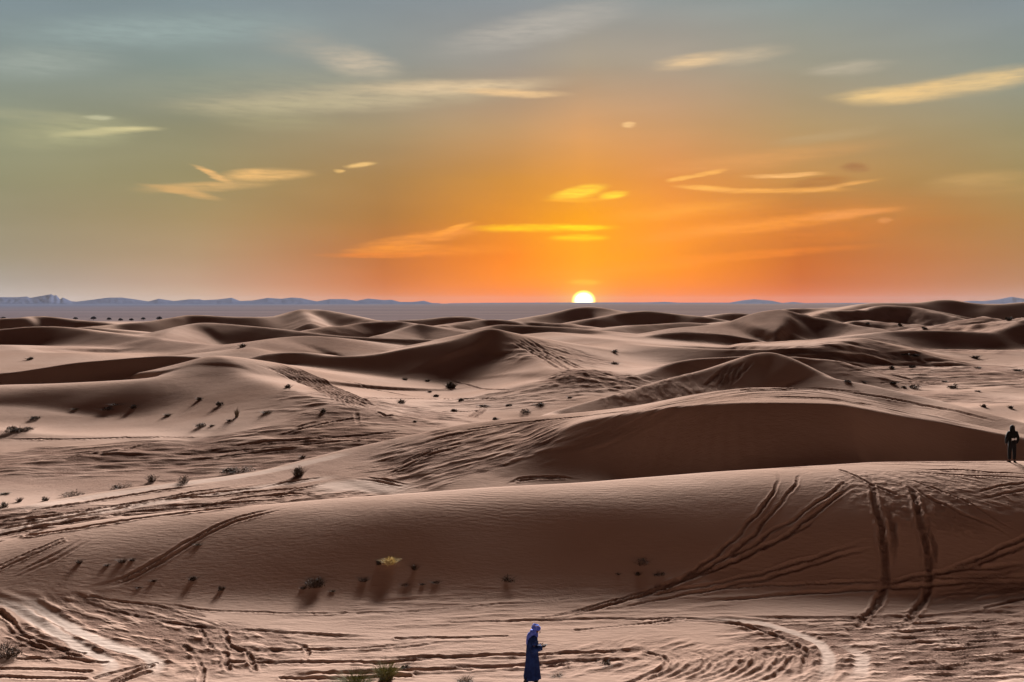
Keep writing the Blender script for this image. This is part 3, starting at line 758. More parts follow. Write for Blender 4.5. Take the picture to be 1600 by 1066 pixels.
# ------------------------------------------------------------------ sand material
def sand_material():
    m = bpy.data.materials.new('sand'); m.use_nodes = True
    nt = m.node_tree; N = nt.nodes; L = nt.links
    b = N['Principled BSDF']
    b.inputs['Roughness'].default_value = 0.95
    b.inputs['Specular IOR Level'].default_value = 0.0
    geo = N.new('ShaderNodeNewGeometry')
    def noise(scale, detail=4, rough=0.5, sc=(1, 1, 1)):
        mp = N.new('ShaderNodeMapping'); L.new(geo.outputs['Position'], mp.inputs[0]); mp.inputs['Scale'].default_value = sc
        n = N.new('ShaderNodeTexNoise'); L.new(mp.outputs[0], n.inputs['Vector'])
        n.inputs['Scale'].default_value = scale; n.inputs['Detail'].default_value = detail; n.inputs['Roughness'].default_value = rough
        return n.outputs['Fac']
    def mix(f, a, c):
        n = N.new('ShaderNodeMix'); n.data_type = 'RGBA'
        for k, v in ((0, f), (6, a), (7, c)):
            if isinstance(v, tuple): n.inputs[k].default_value = (*v, 1)
            elif isinstance(v, float): n.inputs[k].default_value = v
            else: L.new(v, n.inputs[k])
        return n.outputs[2]
    def rng(v, a, c, d=0.0, e=1.0):
        n = N.new('ShaderNodeMapRange'); L.new(v, n.inputs[0])
        for i, q in enumerate((a, c, d, e)): n.inputs[i + 1].default_value = q
        return n.outputs[0]
    def mul(a, c):
        n = N.new('ShaderNodeMath'); n.operation = 'MULTIPLY'; L.new(a, n.inputs[0])
        if isinstance(c, float): n.inputs[1].default_value = c
        else: L.new(c, n.inputs[1])
        return n.outputs[0]
    big = rng(noise(0.06, 4, 0.55, (1, 1.6, 1)), 0.35, 0.65)
    fine = rng(noise(1.3, 6, 0.65, (0.5, 1.5, 1)), 0.35, 0.7)
    c = mix(big, SAND_A, SAND_B)
    at = N.new('ShaderNodeAttribute'); at.attribute_name = 'churn_shade'
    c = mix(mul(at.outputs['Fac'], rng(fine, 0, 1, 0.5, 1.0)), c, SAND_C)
    at2 = N.new('ShaderNodeAttribute'); at2.attribute_name = 'worn'
    c = mix(at2.outputs['Fac'], c, SAND_D)
    # beyond the dunes a grey stony plain, with blue haze painted in at the left
    sp = N.new('ShaderNodeSeparateXYZ'); L.new(geo.outputs['Position'], sp.inputs[0])
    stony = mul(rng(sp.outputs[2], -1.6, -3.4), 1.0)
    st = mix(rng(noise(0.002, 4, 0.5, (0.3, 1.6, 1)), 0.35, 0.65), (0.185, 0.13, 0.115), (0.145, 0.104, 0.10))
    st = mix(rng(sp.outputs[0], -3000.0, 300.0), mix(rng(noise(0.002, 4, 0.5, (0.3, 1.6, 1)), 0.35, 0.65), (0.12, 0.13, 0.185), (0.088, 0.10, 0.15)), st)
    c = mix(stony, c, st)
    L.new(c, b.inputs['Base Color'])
    # grain and small wind ripples
    bp = N.new('ShaderNodeBump'); bp.inputs['Strength'].default_value = 0.5; bp.inputs['Distance'].default_value = 0.05
    gr = noise(5.0, 6, 0.6, (0.6, 1.6, 1.0))
    L.new(gr, bp.inputs['Height'])
    crumb = noise(7.0, 5, 0.7, (1, 1, 1))
    hm = mul(crumb, at.outputs['Fac'])
    bp3 = N.new('ShaderNodeBump'); bp3.inputs['Strength'].default_value = 0.9; bp3.inputs['Distance'].default_value = 0.10
    L.new(hm, bp3.inputs['Height']); L.new(bp.outputs[0], bp3.inputs['Normal'])
    bp2 = N.new('ShaderNodeBump'); bp2.inputs['Strength'].default_value = 0.5; bp2.inputs['Distance'].default_value = 0.09
    g2 = noise(0.55, 5, 0.55, (0.8, 1.2, 1.0))
    L.new(g2, bp2.inputs['Height']); L.new(bp3.outputs[0], bp2.inputs['Normal'])
    wv = N.new('ShaderNodeTexWave'); wv.bands_direction = 'Y'
    mpw = N.new('ShaderNodeMapping'); L.new(geo.outputs['Position'], mpw.inputs[0]); mpw.inputs['Rotation'].default_value = (0, 0, 0.18)
    L.new(mpw.outputs[0], wv.inputs['Vector'])
    wv.inputs['Scale'].default_value = 1.1; wv.inputs['Distortion'].default_value = 7.0; wv.inputs['Detail'].default_value = 3; wv.inputs['Detail Scale'].default_value = 0.7
    msk = rng(noise(0.12, 3, 0.5), 0.46, 0.68)
    bp4 = N.new('ShaderNodeBump'); bp4.inputs['Strength'].default_value = 0.6; bp4.inputs['Distance'].default_value = 0.009
    L.new(mul(wv.outputs['Fac'], msk), bp4.inputs['Height']); L.new(bp2.outputs[0], bp4.inputs['Normal'])
    L.new(bp4.outputs[0], b.inputs['Normal'])
    return m
SAND_A = (0.475, 0.322, 0.255)
SAND_B = (0.40, 0.255, 0.193)
SAND_C = (0.165, 0.095, 0.072)  # churned sand, deepened by shade put into the colour
SAND_D = (0.56, 0.425, 0.355)
M_sand = sand_material()

def build_sheet():
    nr, na = GX.shape
    co = np.stack([GX, GY, GZ + HC], -1).reshape(-1, 3).astype(np.float32)
    i = np.arange(nr - 1)[:, None]; j = np.arange(na)[None, :]
    j2 = (j + 1) % na
    a = i * na + j; b = i * na + j2; c = (i + 1) * na + j2; d = (i + 1) * na + j
    f = np.stack([a + 0 * b, b + 0 * a, c, d], -1).reshape(-1, 4)
    me = bpy.data.meshes.new('dune_sand')
    me.vertices.add(len(co)); me.vertices.foreach_set('co', co.ravel())
    me.loops.add(f.size); me.loops.foreach_set('vertex_index', f[:, ::-1].ravel().astype(np.int32))
    me.polygons.add(len(f)); me.polygons.foreach_set('loop_start', np.arange(0, f.size, 4, dtype=np.int32))
    me.update(calc_edges=True)
    me.polygons.foreach_set('use_smooth', np.ones(len(f), dtype=bool))
    for nm, arr in (('churn_shade', CH), ('worn', WORN)):
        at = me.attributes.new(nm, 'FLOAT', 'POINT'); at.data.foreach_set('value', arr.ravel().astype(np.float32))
    me.materials.append(M_sand)
    o = bpy.data.objects.new('desert_ground', me); COL.objects.link(o)
    tag(o, 'rippled brown sand dunes crossed by wheel tracks', None, None, 'structure')
    return o
build_sheet()
# ------------------------------------------------------------------ materials for the small things
def mat(name, col, rough=0.85, spec=0.2, col2=None, scale=30.0):
    m = bpy.data.materials.new(name); m.use_nodes = True
    N = m.node_tree.nodes; L = m.node_tree.links; b = N['Principled BSDF']
    b.inputs['Roughness'].default_value = rough; b.inputs['Specular IOR Level'].default_value = spec
    t = N.new('ShaderNodeTexCoord'); n = N.new('ShaderNodeTexNoise'); L.new(t.outputs['Object'], n.inputs['Vector'])
    n.inputs['Scale'].default_value = scale; n.inputs['Detail'].default_value = 4
    cr = N.new('ShaderNodeValToRGB'); L.new(n.outputs['Fac'], cr.inputs[0])
    c2 = col2 or tuple(v * 0.7 for v in col)
    cr.color_ramp.elements[0].position = 0.38; cr.color_ramp.elements[0].color = (*c2, 1)
    cr.color_ramp.elements[1].position = 0.62; cr.color_ramp.elements[1].color = (*col, 1)
    L.new(cr.outputs[0], b.inputs['Base Color'])
    return m
M_twig = mat('dry_twig', (0.12, 0.078, 0.056), col2=(0.065, 0.042, 0.032))
M_dleaf = mat('scrub_leaf', (0.085, 0.06, 0.042), col2=(0.05, 0.036, 0.026))
M_green = mat('green_blade', (0.24, 0.22, 0.09), col2=(0.13, 0.13, 0.05))
M_straw = mat('straw_blade', (0.85, 0.72, 0.42), col2=(0.7, 0.55, 0.26))
M_grey = mat('grey_grass', (0.22, 0.17, 0.12), col2=(0.13, 0.10, 0.07))
M_acacia = mat('hazed_tree_leaf', (0.16, 0.16, 0.20))  # leaf colour greyed: distance haze painted in
M_skin = mat('skin', (0.11, 0.055, 0.036), 0.85, 0.1)
M_hair = mat('black_hair', (0.012, 0.01, 0.01), 0.7)
M_eye = mat('eye', (0.02, 0.015, 0.01), 0.2, 0.5)
M_robe = mat('navy_cloth', (0.013, 0.032, 0.135), 0.9, 0.1, (0.008, 0.018, 0.08), 8)
M_turban = mat('blue_cloth', (0.12, 0.19, 0.72), 0.85, 0.1, (0.06, 0.10, 0.5), 14)
M_turb2 = mat('lilac_cloth', (0.42, 0.40, 0.80), 0.85, 0.1, (0.28, 0.28, 0.66), 14)
M_black = mat('black_cloth', (0.012, 0.012, 0.014), 0.85, 0.15, None, 12)
M_brown = mat('dark_brown_cloth', (0.028, 0.018, 0.015), 0.85, 0.15, None, 12)
M_shoe = mat('dark_leather', (0.012, 0.010, 0.010), 0.95, 0.0)
M_white = mat('white_patch', (0.80, 0.80, 0.82), 0.6, 0.3, (0.7, 0.7, 0.73), 20)
M_phone = mat('phone_case', (0.03, 0.03, 0.033), 0.8, 0.1)

# ------------------------------------------------------------------ shrubs and grass
def blades(rnd, n, r, h, wid, lean, droop=0.3, segs=3, flat=1.0):
    """thin tapered stems springing from a small crown"""
    V, F = [], []
    for i in range(n):
        a = rnd.uniform(0, 2 * math.pi); q = math.sqrt(rnd.random())
        bx, by = math.cos(a) * r * 0.35 * q, math.sin(a) * r * 0.35 * q * flat
        a2 = a + rnd.gauss(0, 0.5); ln = rnd.uniform(0.5, 1.0)
        tx = math.cos(a2) * r * lean * (0.25 + 0.75 * q) * ln; ty = math.sin(a2) * r * lean * (0.25 + 0.75 * q) * ln * flat
        hz = h * ln * (1 - 0.55 * q * lean * 0.6)
        ang = rnd.uniform(0, math.pi); wx, wy = math.cos(ang) * wid, math.sin(ang) * wid
        base = len(V)
        for s in range(segs + 1):
            t = s / segs
            x = bx + tx * t ** 1.3; y = by + ty * t ** 1.3; z = hz * (t - droop * t * t * t)
            w = (1 - t * 0.85) * 0.5
            V.append((x - wx * w, y - wy * w, z)); V.append((x + wx * w, y + wy * w, z))
        for s in range(segs):
            k = base + 2 * s; F.append((k, k + 1, k + 3, k + 2))
    return V, F

def leaves(rnd, n, r, h, size, flat=1.0):
    V, F = [], []
    for i in range(n):
        a = rnd.uniform(0, 2 * math.pi); q = rnd.random() ** 0.5
        e = rnd.random() ** 0.8
        k = math.sqrt(max(0.0, 1 - (e * 0.95) ** 2))
        x = math.cos(a) * r * q * k; y = math.sin(a) * r * q * k * flat; z = h * (0.06 + 0.9 * e) * rnd.uniform(0.75, 1.08)
        d = Vector((rnd.gauss(0, 1), rnd.gauss(0, 1), rnd.gauss(0, 1))).normalized()
        u = d.orthogonal().normalized(); v = d.cross(u)
        s = size * rnd.uniform(0.6, 1.4); b = len(V)
        for cu, cv in ((-1, -.4), (1, -.4), (0.7, .5), (-.6, .5)):
            p = Vector((x, y, z)) + u * cu * s + v * cv * s
            V.append((p.x, p.y, max(p.z, 0.0)))
        F.append((b, b + 1, b + 2, b + 3))
    return V, F

MOUNDS = []
def ground_z(x, y):
    return ground_at(x, y) + HC

def shrub(px, py, wpx, hpx, kind, label, seed, big=False, group=None):
    p = hit(px, py)
    if p is None: return
    x, y, _ = p
    d = math.hypot(x, y)
    z = ground_z(x, y) - 0.02
    k = d / FP
    r = wpx * k * (0.62 if kind == 'green' else 0.5); h = hpx * k
    rnd = random.Random(seed * 31 + 5)
    h *= rnd.uniform(0.72, 0.95) * (1.15 if kind in ('green', 'straw') else 1.0)
    wid = max(0.012, 0.55 * k)
    rz = rnd.uniform(0, 6)
    names = {'scrub': ('dry_shrub', 'shrub'), 'grass': ('grass_tuft', 'grass tuft'), 'green': ('grass_tuft', 'grass tuft'), 'straw': ('straw_bush', 'bush'), 'pale': ('grass_tuft', 'grass tuft')}
    nm, cat = names[kind]
    if kind == 'scrub':
        n1, n2 = (60, 120) if not big else (150, 520)
        B = blades(rnd, n1, r * 1.25, h * 1.25, wid, 1.0, 0.15)
        Lf = [[], []]
        for q in range(4):          # a few lobes of unequal height along the shrub
            ox = rnd.uniform(-.62, .62) * r; oy = rnd.uniform(-.3, .3) * r; sc = rnd.uniform(.45, 1.0)
            v, f = leaves(rnd, n2 // 3, r * 0.5 * (0.6 + 0.5 * sc), h * 0.95 * sc, max(0.02, 0.85 * k))
            nb = len(Lf[0]); Lf[0] += [(a + ox, b + oy, c) for a, b, c in v]; Lf[1] += [tuple(i + nb for i in t) for t in f]
        m1, m2 = M_twig, M_dleaf
    elif kind == 'grass':
        B = blades(rnd, 110 if not big else 260, r * 1.1, h * 1.15, wid, 1.0, 0.3); Lf = leaves(rnd, 30, r * 0.5, h * 0.35, max(0.02, 0.8 * k)); m1, m2 = M_twig, M_dleaf
    elif kind == 'green':
        B = blades(rnd, 520, r * 1.1, h * 1.2, wid * 1.1, 1.0, 0.22, 4); Lf = leaves(rnd, 200, r * 0.75, h * 0.45, max(0.02, 1.1 * k)); m1, m2 = M_green, M_dleaf
    elif kind == 'straw':
        B = blades(rnd, 340, r * 1.05, h * 1.1, wid * 1.2, 1.0, 0.25, 4); Lf = leaves(rnd, 220, r * 0.8, h * 0.75, 0.028); m1, m2 = M_straw, M_straw
    else:
        B = blades(rnd, 160, r * 1.1, h * 1.2, wid, 1.0, 0.3); Lf = leaves(rnd, 60, r * 0.7, h * 0.35, max(0.02, 0.8 * k)); m1, m2 = M_grey, M_grey
    if big or kind in ('green', 'straw'):
        o = empty(nm, (x, y, z), rz)
        mesh_obj('stems', *B, m1, o); mesh_obj('leaves', *Lf, m2, o)
    else:
        V = list(B[0]); nb = len(V); V += Lf[0]; F = list(B[1]) + [tuple(i + nb for i in f) for f in Lf[1]]
        o = mesh_obj(nm, V, F, m1)
        o.data.materials.append(m2)
        for pl in o.data.polygons[len(B[1]):]: pl.material_index = 1
        o.location = (x, y, z); o.rotation_euler = (0, 0, rz)
    tag(o, label, cat, group)

G1 = 'dark shrubs scattered on the near dune face'
G2 = 'tufts dotted over the sand hollow'
G3 = 'shrubs along the dark trough behind the rutted piste'
G4 = 'scrub on the flats at the right'
G5 = 'scrub on the left middle dune'
SH = [
 (14,1026,46,34,'scrub','big dark bushy shrub on the ground in the bottom left corner of the sand',1,1,None),
 (555,1072,64,34,'green','wide green grass clump cut by the bottom edge, left of the upright one',1,1,None),
 (603,1061,40,42,'green','upright green grass clump standing nearest left of the blue robed walker',1,1,None),
 (727,1064,40,14,'pale','sparse grey grass tuft between the green clumps and the blue robed walker',1,0,None),
 (870,1056,30,7,'pale','flat withered tuft just right of the blue robed walker',1,0,None),
 (633,1042,22,5,'scrub','small black low clump right of the upright green grass clump',1,0,None),
 (946,1038,34,6,'scrub','low flat clump on the rut right of the blue robed walker',1,0,None),
 (609,881,34,16,'straw','bright straw yellow bush glowing on the brown near dune face',1,0,None),
 (592,882,12,12,'scrub','dark twiggy tuft touching the left side of the straw yellow bush',1,0,G1),
 (648,890,15,14,'scrub','small spiky dark tuft right of the straw yellow bush',1,0,G1),
 (568,908,26,14,'grass','ragged dark tuft below and left of the straw yellow bush',1,0,G1),
 (492,917,34,22,'scrub','largest dark shrub on the near dune face, left of the straw yellow bush',1,1,G1),
 (474,920,16,9,'grass','low twig tuft leaning on the left of the largest dark shrub',1,0,G1),
 (520,924,13,5,'pale','tiny pale tuft right of the largest dark shrub on the near dune',1,0,G1),
 (633,914,28,8,'grass','long low tuft below the spiky tuft right of the straw bush',1,0,G1),
 (660,913,16,5,'grass','tiny middle tuft of the low row under the straw yellow bush',1,0,G1),
 (681,910,28,8,'grass','right end tuft of the low row under the straw yellow bush',1,0,G1),
 (794,908,28,13,'scrub','lone tilted dark tuft midway along the foot of the near dune',1,0,G1),
 (1001,882,36,16,'scrub','wide dark shrub with one tall sprig left of the crossing tracks',1,0,G1),
 (966,897,13,4,'grass','tiny flat tuft left below the wide shrub with a tall sprig',1,0,G1),
 (996,898,14,6,'scrub','small dark tuft directly below the wide shrub with a tall sprig',1,0,G1),
 (1030,899,26,10,'scrub','dark shrub right below the wide shrub, beside the wheel tracks',1,0,G1),
 (303,906,18,9,'scrub','small pointed dark tuft on the left end of the near dune shade',1,0,G1),
 (347,922,12,10,'scrub','small dark tuft lowest at the left foot of the near dune',1,0,G1),
 (240,908,13,6,'grass','thin brown tuft right below the long double track on the left slope',1,0,G1),
 (217,918,14,4,'grass','flat brown tuft beside the lower end of the long double track',1,0,G1),
 (191,879,20,12,'grass','bushier brown tuft on the pale slope left of the long double track',1,0,G1),
 (207,876,14,9,'grass','brown tuft touching the right of the bushier one on the pale slope',1,0,G1),
 (168,884,13,6,'grass','small low brown tuft left of the bushier one on the pale slope',1,0,G1),
 (124,880,14,10,'grass','leftmost brown tuft on the pale slope, standing alone',1,0,G1),
 (310,851,16,6,'pale','pale tuft sitting on the long double track on the left slope',1,0,G1),
 (467,744,24,22,'scrub','tall dark shrub at the edge of the rutted piste, rightmost of its line',1,1,G3),
 (473,715,14,8,'grass','faint tuft above the tall dark shrub at the edge of the piste',1,0,G3),
 (372,737,56,13,'scrub','long low dark thicket lying in the trough behind the piste',1,1,G3),
 (287,754,24,15,'scrub','rounded dark shrub between the long thicket and the upright bushy one',1,0,G3),
 (237,753,20,18,'scrub','upright bushy dark shrub left of the rounded one in the trough',1,0,G3),
 (190,763,38,12,'scrub','wide low dark shrub left of the upright one in the trough',1,0,G3),
 (113,776,38,13,'scrub','wide ragged dark shrub farther left in the trough behind the piste',1,0,G3),
 (72,783,13,9,'scrub','small round tuft left of the wide ragged shrub in the trough',1,0,G3),
 (30,784,13,13,'grass','thin upright tuft near the left edge in the trough',1,0,G3),
 (5,793,20,14,'scrub','dark shrub cut by the left edge of the trough behind the piste',1,0,G3),
 (8,772,18,5,'pale','faint flat tuft above the shrub at the left edge of the trough',1,0,G3),
 (32,674,42,12,'scrub','widest dark shrub on the flat at the far left under the left dune',1,1,G5),
 (55,655,22,7,'scrub','small dark shrub just above the widest one at the far left',1,0,G5),
 (165,641,28,9,'scrub','left dark shrub of the cluster on the brown front of the left dune',1,0,G5),
 (182,633,34,7,'grass','thin middle tuft of the cluster on the front of the left dune',1,0,G5),
 (208,638,14,9,'scrub','right dark shrub of the cluster on the front of the left dune',1,0,G5),
 (118,640,13,4,'pale','faint pale tuft left of the cluster on the left dune front',1,0,G5),
 (312,625,12,7,'scrub','upper of two tufts on the left dune under its pale summit',1,0,G5),
 (343,634,14,9,'scrub','lower spiky one of two tufts on the left dune under its pale summit',1,0,G5),
 (262,650,16,8,'pale','faint grey tuft between the cluster and the two tufts on the left dune',1,0,G5),
 (313,667,22,8,'scrub','dark shrub at the foot of the left dune beside a paler tuft',1,0,G5),
 (331,666,11,6,'grass','paler tuft touching the dark shrub at the foot of the left dune',1,0,G5),
 (358,658,11,7,'grass','tuft right of the pair at the foot of the left dune',1,0,G5),
 (370,652,9,22,'pale','thin tall pale reeds rising above the foot of the left dune',1,0,G5),
 (417,646,22,8,'pale','pale grey tuft on the right flank of the left dune',1,0,G5),
 (450,606,16,9,'scrub','black round shrub beside the track bundle coming down from the pass',1,0,G2),
 (505,644,16,9,'scrub','round dark shrub under the lower end of the track bundle',1,0,G2),
 (380,542,18,7,'scrub','dark shrub in the dip behind the left dune summit',1,0,G2),
 (46,562,13,5,'scrub','small dark tuft on the pale hollow above the dark slip at left',1,0,G2),
 (628,630,20,9,'scrub','round dark shrub at the left of the hollow before the central dune',1,0,G2),
 (705,606,26,13,'scrub','big black shrub at the foot of the central dune',1,1,G2),
 (671,613,11,4,'scrub','tiny dark tuft left under the big black shrub',1,0,G2),
 (681,620,15,6,'scrub','small dark shrub below left of the big black shrub',1,0,G2),
 (668,596,12,7,'grass','reddish tuft on the shaded central dune face',1,0,G2),
 (633,594,14,10,'grass','leftmost reddish tuft on the shaded central dune face',1,0,G2),
 (720,626,11,5,'scrub','little dark tuft right below the big black shrub',1,0,G2),
 (710,643,15,7,'scrub','dark round shrub lower in the middle of the pale hollow',1,0,G2),
 (758,635,26,4,'scrub','long flat dark tuft in the middle of the pale hollow',1,0,G2),
 (795,634,13,4,'scrub','short flat tuft right of the long flat one in the hollow',1,0,G2),
 (775,655,15,4,'scrub','flat tuft nearest the crest line below the long flat one',1,0,G2),
 (648,659,10,4,'scrub','tiny black tuft beside the crest line left in the hollow',1,0,G2),
 (822,645,26,10,'scrub','lower left one of two black shrubs right in the hollow',1,0,G2),
 (843,634,26,9,'scrub','upper right one of two black shrubs right in the hollow',1,0,G2),
 (890,622,12,6,'grass','tuft on the rough brown bank right of the two black shrubs',1,0,G2),
 (960,551,13,6,'scrub','upper small dark shrub on the far slope under the sun',1,0,G2),
 (961,570,18,7,'scrub','lower wider dark shrub on the far slope under the sun',1,0,G2),
 (1393,576,10,5,'scrub','tiny round black tuft on the pale right flats',1,0,G4),
 (1426,574,13,4,'scrub','flat tuft right of the tiny round black one on the right flats',1,0,G4),
 (1524,560,18,8,'scrub','dark shrub highest on the right flats below the far dark dune',1,0,G4),
 (1528,576,14,6,'grass','pale brown tuft under the highest shrub of the right flats',1,0,G4),
 (1429,607,22,9,'scrub','largest dark shrub behind the right arm of the pyramid dune',1,0,G4),
 (1412,606,14,5,'scrub','low dark tuft touching the left of the largest shrub there',1,0,G4),
 (1395,600,16,6,'scrub','ragged tuft behind the right arm of the pyramid dune, left of two others',1,0,G4),
 (1489,607,18,9,'scrub','rounded shrub on the sand right of the largest one behind the pyramid dune',1,0,G4),
 (1476,597,12,5,'grass','thin tuft above left of the rounded shrub on the right flats',1,0,G4),
 (1323,597,14,5,'scrub','dark tuft just behind the pyramid dune where its right arm starts',1,0,G4),
 (1350,598,10,5,'grass','thin tuft right of the one where the pyramid dune arm starts',1,0,G4),
 (1536,636,11,6,'scrub','left one of two small tufts on pale sand above the black clothed person',1,0,G4),
 (1579,638,10,6,'scrub','right one of two small tufts, straight above the black clothed person',1,0,G4),
 (1590,580,20,9,'grass','ragged brown tuft by the right edge of the flats',1,0,G4),
 (1528,612,12,4,'grass','faint tuft on the low swell right of the rounded shrub',1,0,G4),
 (1415,555,14,5,'scrub','left dark tuft of the strip under the far dark dune at right',1,0,G4),
 (1430,557,16,5,'scrub','right dark tuft of the strip under the far dark dune at right',1,0,G4),
 (1577,500,12,5,'scrub','distant dark tuft near the right edge on the far pale crest',1,0,G4),
 (1407,509,9,4,'scrub','distant tuft on the far crest, middle of three at right',1,0,G4),
 (1355,507,9,4,'scrub','distant tuft on the far crest, left of three at right',1,0,G4),
 (1444,514,9,4,'scrub','distant tuft on the far crest, right of three at right',1,0,G4),
]
for i, (px, py, w, h, kind, label, _, big, grp) in enumerate(SH):
    shrub(px, py, w, h, kind, label, i + 1, bool(big), grp)

# ------------------------------------------------------------------ flat topped trees out on the plain
def tree(px, d, h, label, seed):
    rnd = random.Random(seed)
    rx, _ = ray(px, 490)
    x, y = rx * d, d
    o = empty('acacia_tree', (x, y, ground_z(x, y) - 0.1))
    V, F = [], []
    def tube(p0, p1, r0, r1):
        b = len(V)
        for p, r in ((p0, r0), (p1, r1)):
            for k in range(6):
                a = k * math.pi / 3; V.append((p[0] + r * math.cos(a), p[1] + r * math.sin(a), p[2]))
        for k in range(6): F.append((b + k, b + (k + 1) % 6, b + 6 + (k + 1) % 6, b + 6 + k))
    tube((0, 0, 0), (0.15, 0, h * .45), .3, .2)
    for k in range(6):
        a = k * 1.05 + rnd.random(); q = h * 0.5
        tube((0.15, 0, h * .42), (math.cos(a) * q, math.sin(a) * q, h * rnd.uniform(.68, .85)), .15, .05)
    mesh_obj('trunk', V, F, M_twig, o)
    V, F = [], []
    for i in range(520):
        a = rnd.uniform(0, 6.283); q = math.sqrt(rnd.random()); 
        lob = 1 + 0.25 * math.sin(3 * a + seed)
        c = Vector((math.cos(a) * q * h * .62 * lob, math.sin(a) * q * h * .62 * lob, h * (0.28 + 0.66 * rnd.random() ** 0.8 * (1 - 0.6 * q * q))))
        dd = Vector((rnd.gauss(0, 1), rnd.gauss(0, 1), rnd.gauss(0, 1))).normalized(); u = dd.orthogonal().normalized(); v = dd.cross(u); s = rnd.uniform(.12, .32)
        b = len(V)
        for cu, cv in ((-1, -1), (1, -.8), (.8, 1), (-.8, .8)): V.append(tuple(c + u * cu * s + v * cv * s))
        F.append((b, b + 1, b + 2, b + 3))
    mesh_obj('crown', V, F, M_acacia, o)
    tag(o, label, 'tree', 'trees on the distant plain')
for i, (px, d, h, lb) in enumerate([(5, 760, 5.2, 'dark tree at the left edge on the distant blue plain'), (118, 900, 3.4, 'smallest tree on the distant plain, left of the paired ones'),
        (146, 880, 4.6, 'tree on the distant plain, left one of the middle pair'), (170, 860, 3.6, 'tree on the distant plain, right one of the middle pair'),
        (188, 800, 3.2, 'darkest low tree on the distant plain, touching a wider one'), (205, 820, 3.0, 'wide low tree right of the darkest one on the distant plain'),
        (224, 880, 3.4, 'thin grey tree between the wide low one and the rightmost on the plain'), (249, 860, 4.8, 'rightmost tree on the distant plain, standing above a dune shoulder')]):
    tree(px, d, h * 0.8, lb, 60 + i)

# ------------------------------------------------------------------ people
def skin_mesh(name, V, E, Rr, material, parent=None, sub=2, root=0):
    me = bpy.data.meshes.new(name); me.from_pydata(V, E, []); 
    o = bpy.data.objects.new(name, me); COL.objects.link(o)
    sk = o.modifiers.new('skin', 'SKIN'); sk.use_smooth_shade = True
    me.skin_vertices.new() if not me.skin_vertices else None
    for i, v in enumerate(me.skin_vertices[0].data):
        r = Rr[i]; v.radius = r if isinstance(r, tuple) else (r, r); v.use_root = (i == root)
    sb = o.modifiers.new('sub', 'SUBSURF'); sb.levels = sub; sb.render_levels = sub
    dg = bpy.context.evaluated_depsgraph_get(); dg.update()
    me2 = bpy.data.meshes.new_from_object(o.evaluated_get(dg))
    bpy.data.objects.remove(o)
    me2.name = name
    me2.materials.clear(); me2.materials.append(material)
    me2.polygons.foreach_set('use_smooth', [True] * len(me2.polygons))
    for p in me2.polygons: p.material_index = 0
    o = bpy.data.objects.new(name, me2); COL.objects.link(o)
    if parent: o.parent = parent
    return o

def ball(c, r, n=10):
    V, F = [], []
    rr = r if isinstance(r, tuple) else (r, r, r)
    for i in range(n + 1):
        th = math.pi * i / n
        for j in range(n * 2):
            ph = math.pi * j / n
            V.append((c[0] + rr[0] * math.sin(th) * math.cos(ph), c[1] + rr[1] * math.sin(th) * math.sin(ph), c[2] + rr[2] * math.cos(th)))
    m = n * 2
    for i in range(n):
        for j in range(m): F.append((i * m + j, i * m + (j + 1) % m, (i + 1) * m + (j + 1) % m, (i + 1) * m + j))
    return V, F

def chain(pts, rad, n=8):
    """tapered tube with rounded ends through pts"""
    V, F = [], []
    P_ = [Vector(p) for p in pts]
    for i, p in enumerate(P_):
        t = (P_[min(i + 1, len(P_) - 1)] - P_[max(i - 1, 0)]).normalized(); u = t.orthogonal().normalized()
        if abs(t.z) < 0.95: u = t.cross(Vector((0, 0, 1))).normalized()
        v = t.cross(u)
        for k in range(n):
            a = 2 * math.pi * k / n; V.append(tuple(p + (u * math.cos(a) + v * math.sin(a)) * rad[i]))
    for i in range(len(P_) - 1):
        for k in range(n): F.append((i * n + k, i * n + (k + 1) % n, (i + 1) * n + (k + 1) % n, (i + 1) * n + k))
    F.append(tuple(range(n))[::-1]); F.append(tuple(range((len(P_) - 1) * n, len(P_) * n)))
    return V, F

def join_into(o, parts):
    """adds (verts, faces, material) pieces to a mesh so the body stays one object"""
    me = o.data
    V = [tuple(v.co) for v in me.vertices]; F = [tuple(p.vertices) for p in me.polygons]; MI = [p.material_index for p in me.polygons]
    mats = list(me.materials)
    for (v, f, m) in parts:
        if m not in mats: mats.append(m)
        b = len(V); V += [tuple(q) for q in v]; F += [tuple(i + b for i in q) for q in f]; MI += [mats.index(m)] * len(f)
    n = bpy.data.meshes.new(me.name); n.from_pydata(V, [], F)
    for m in mats: n.materials.append(m)
    for p, k in zip(n.polygons, MI): p.material_index = k; p.use_smooth = True
    o.data = n

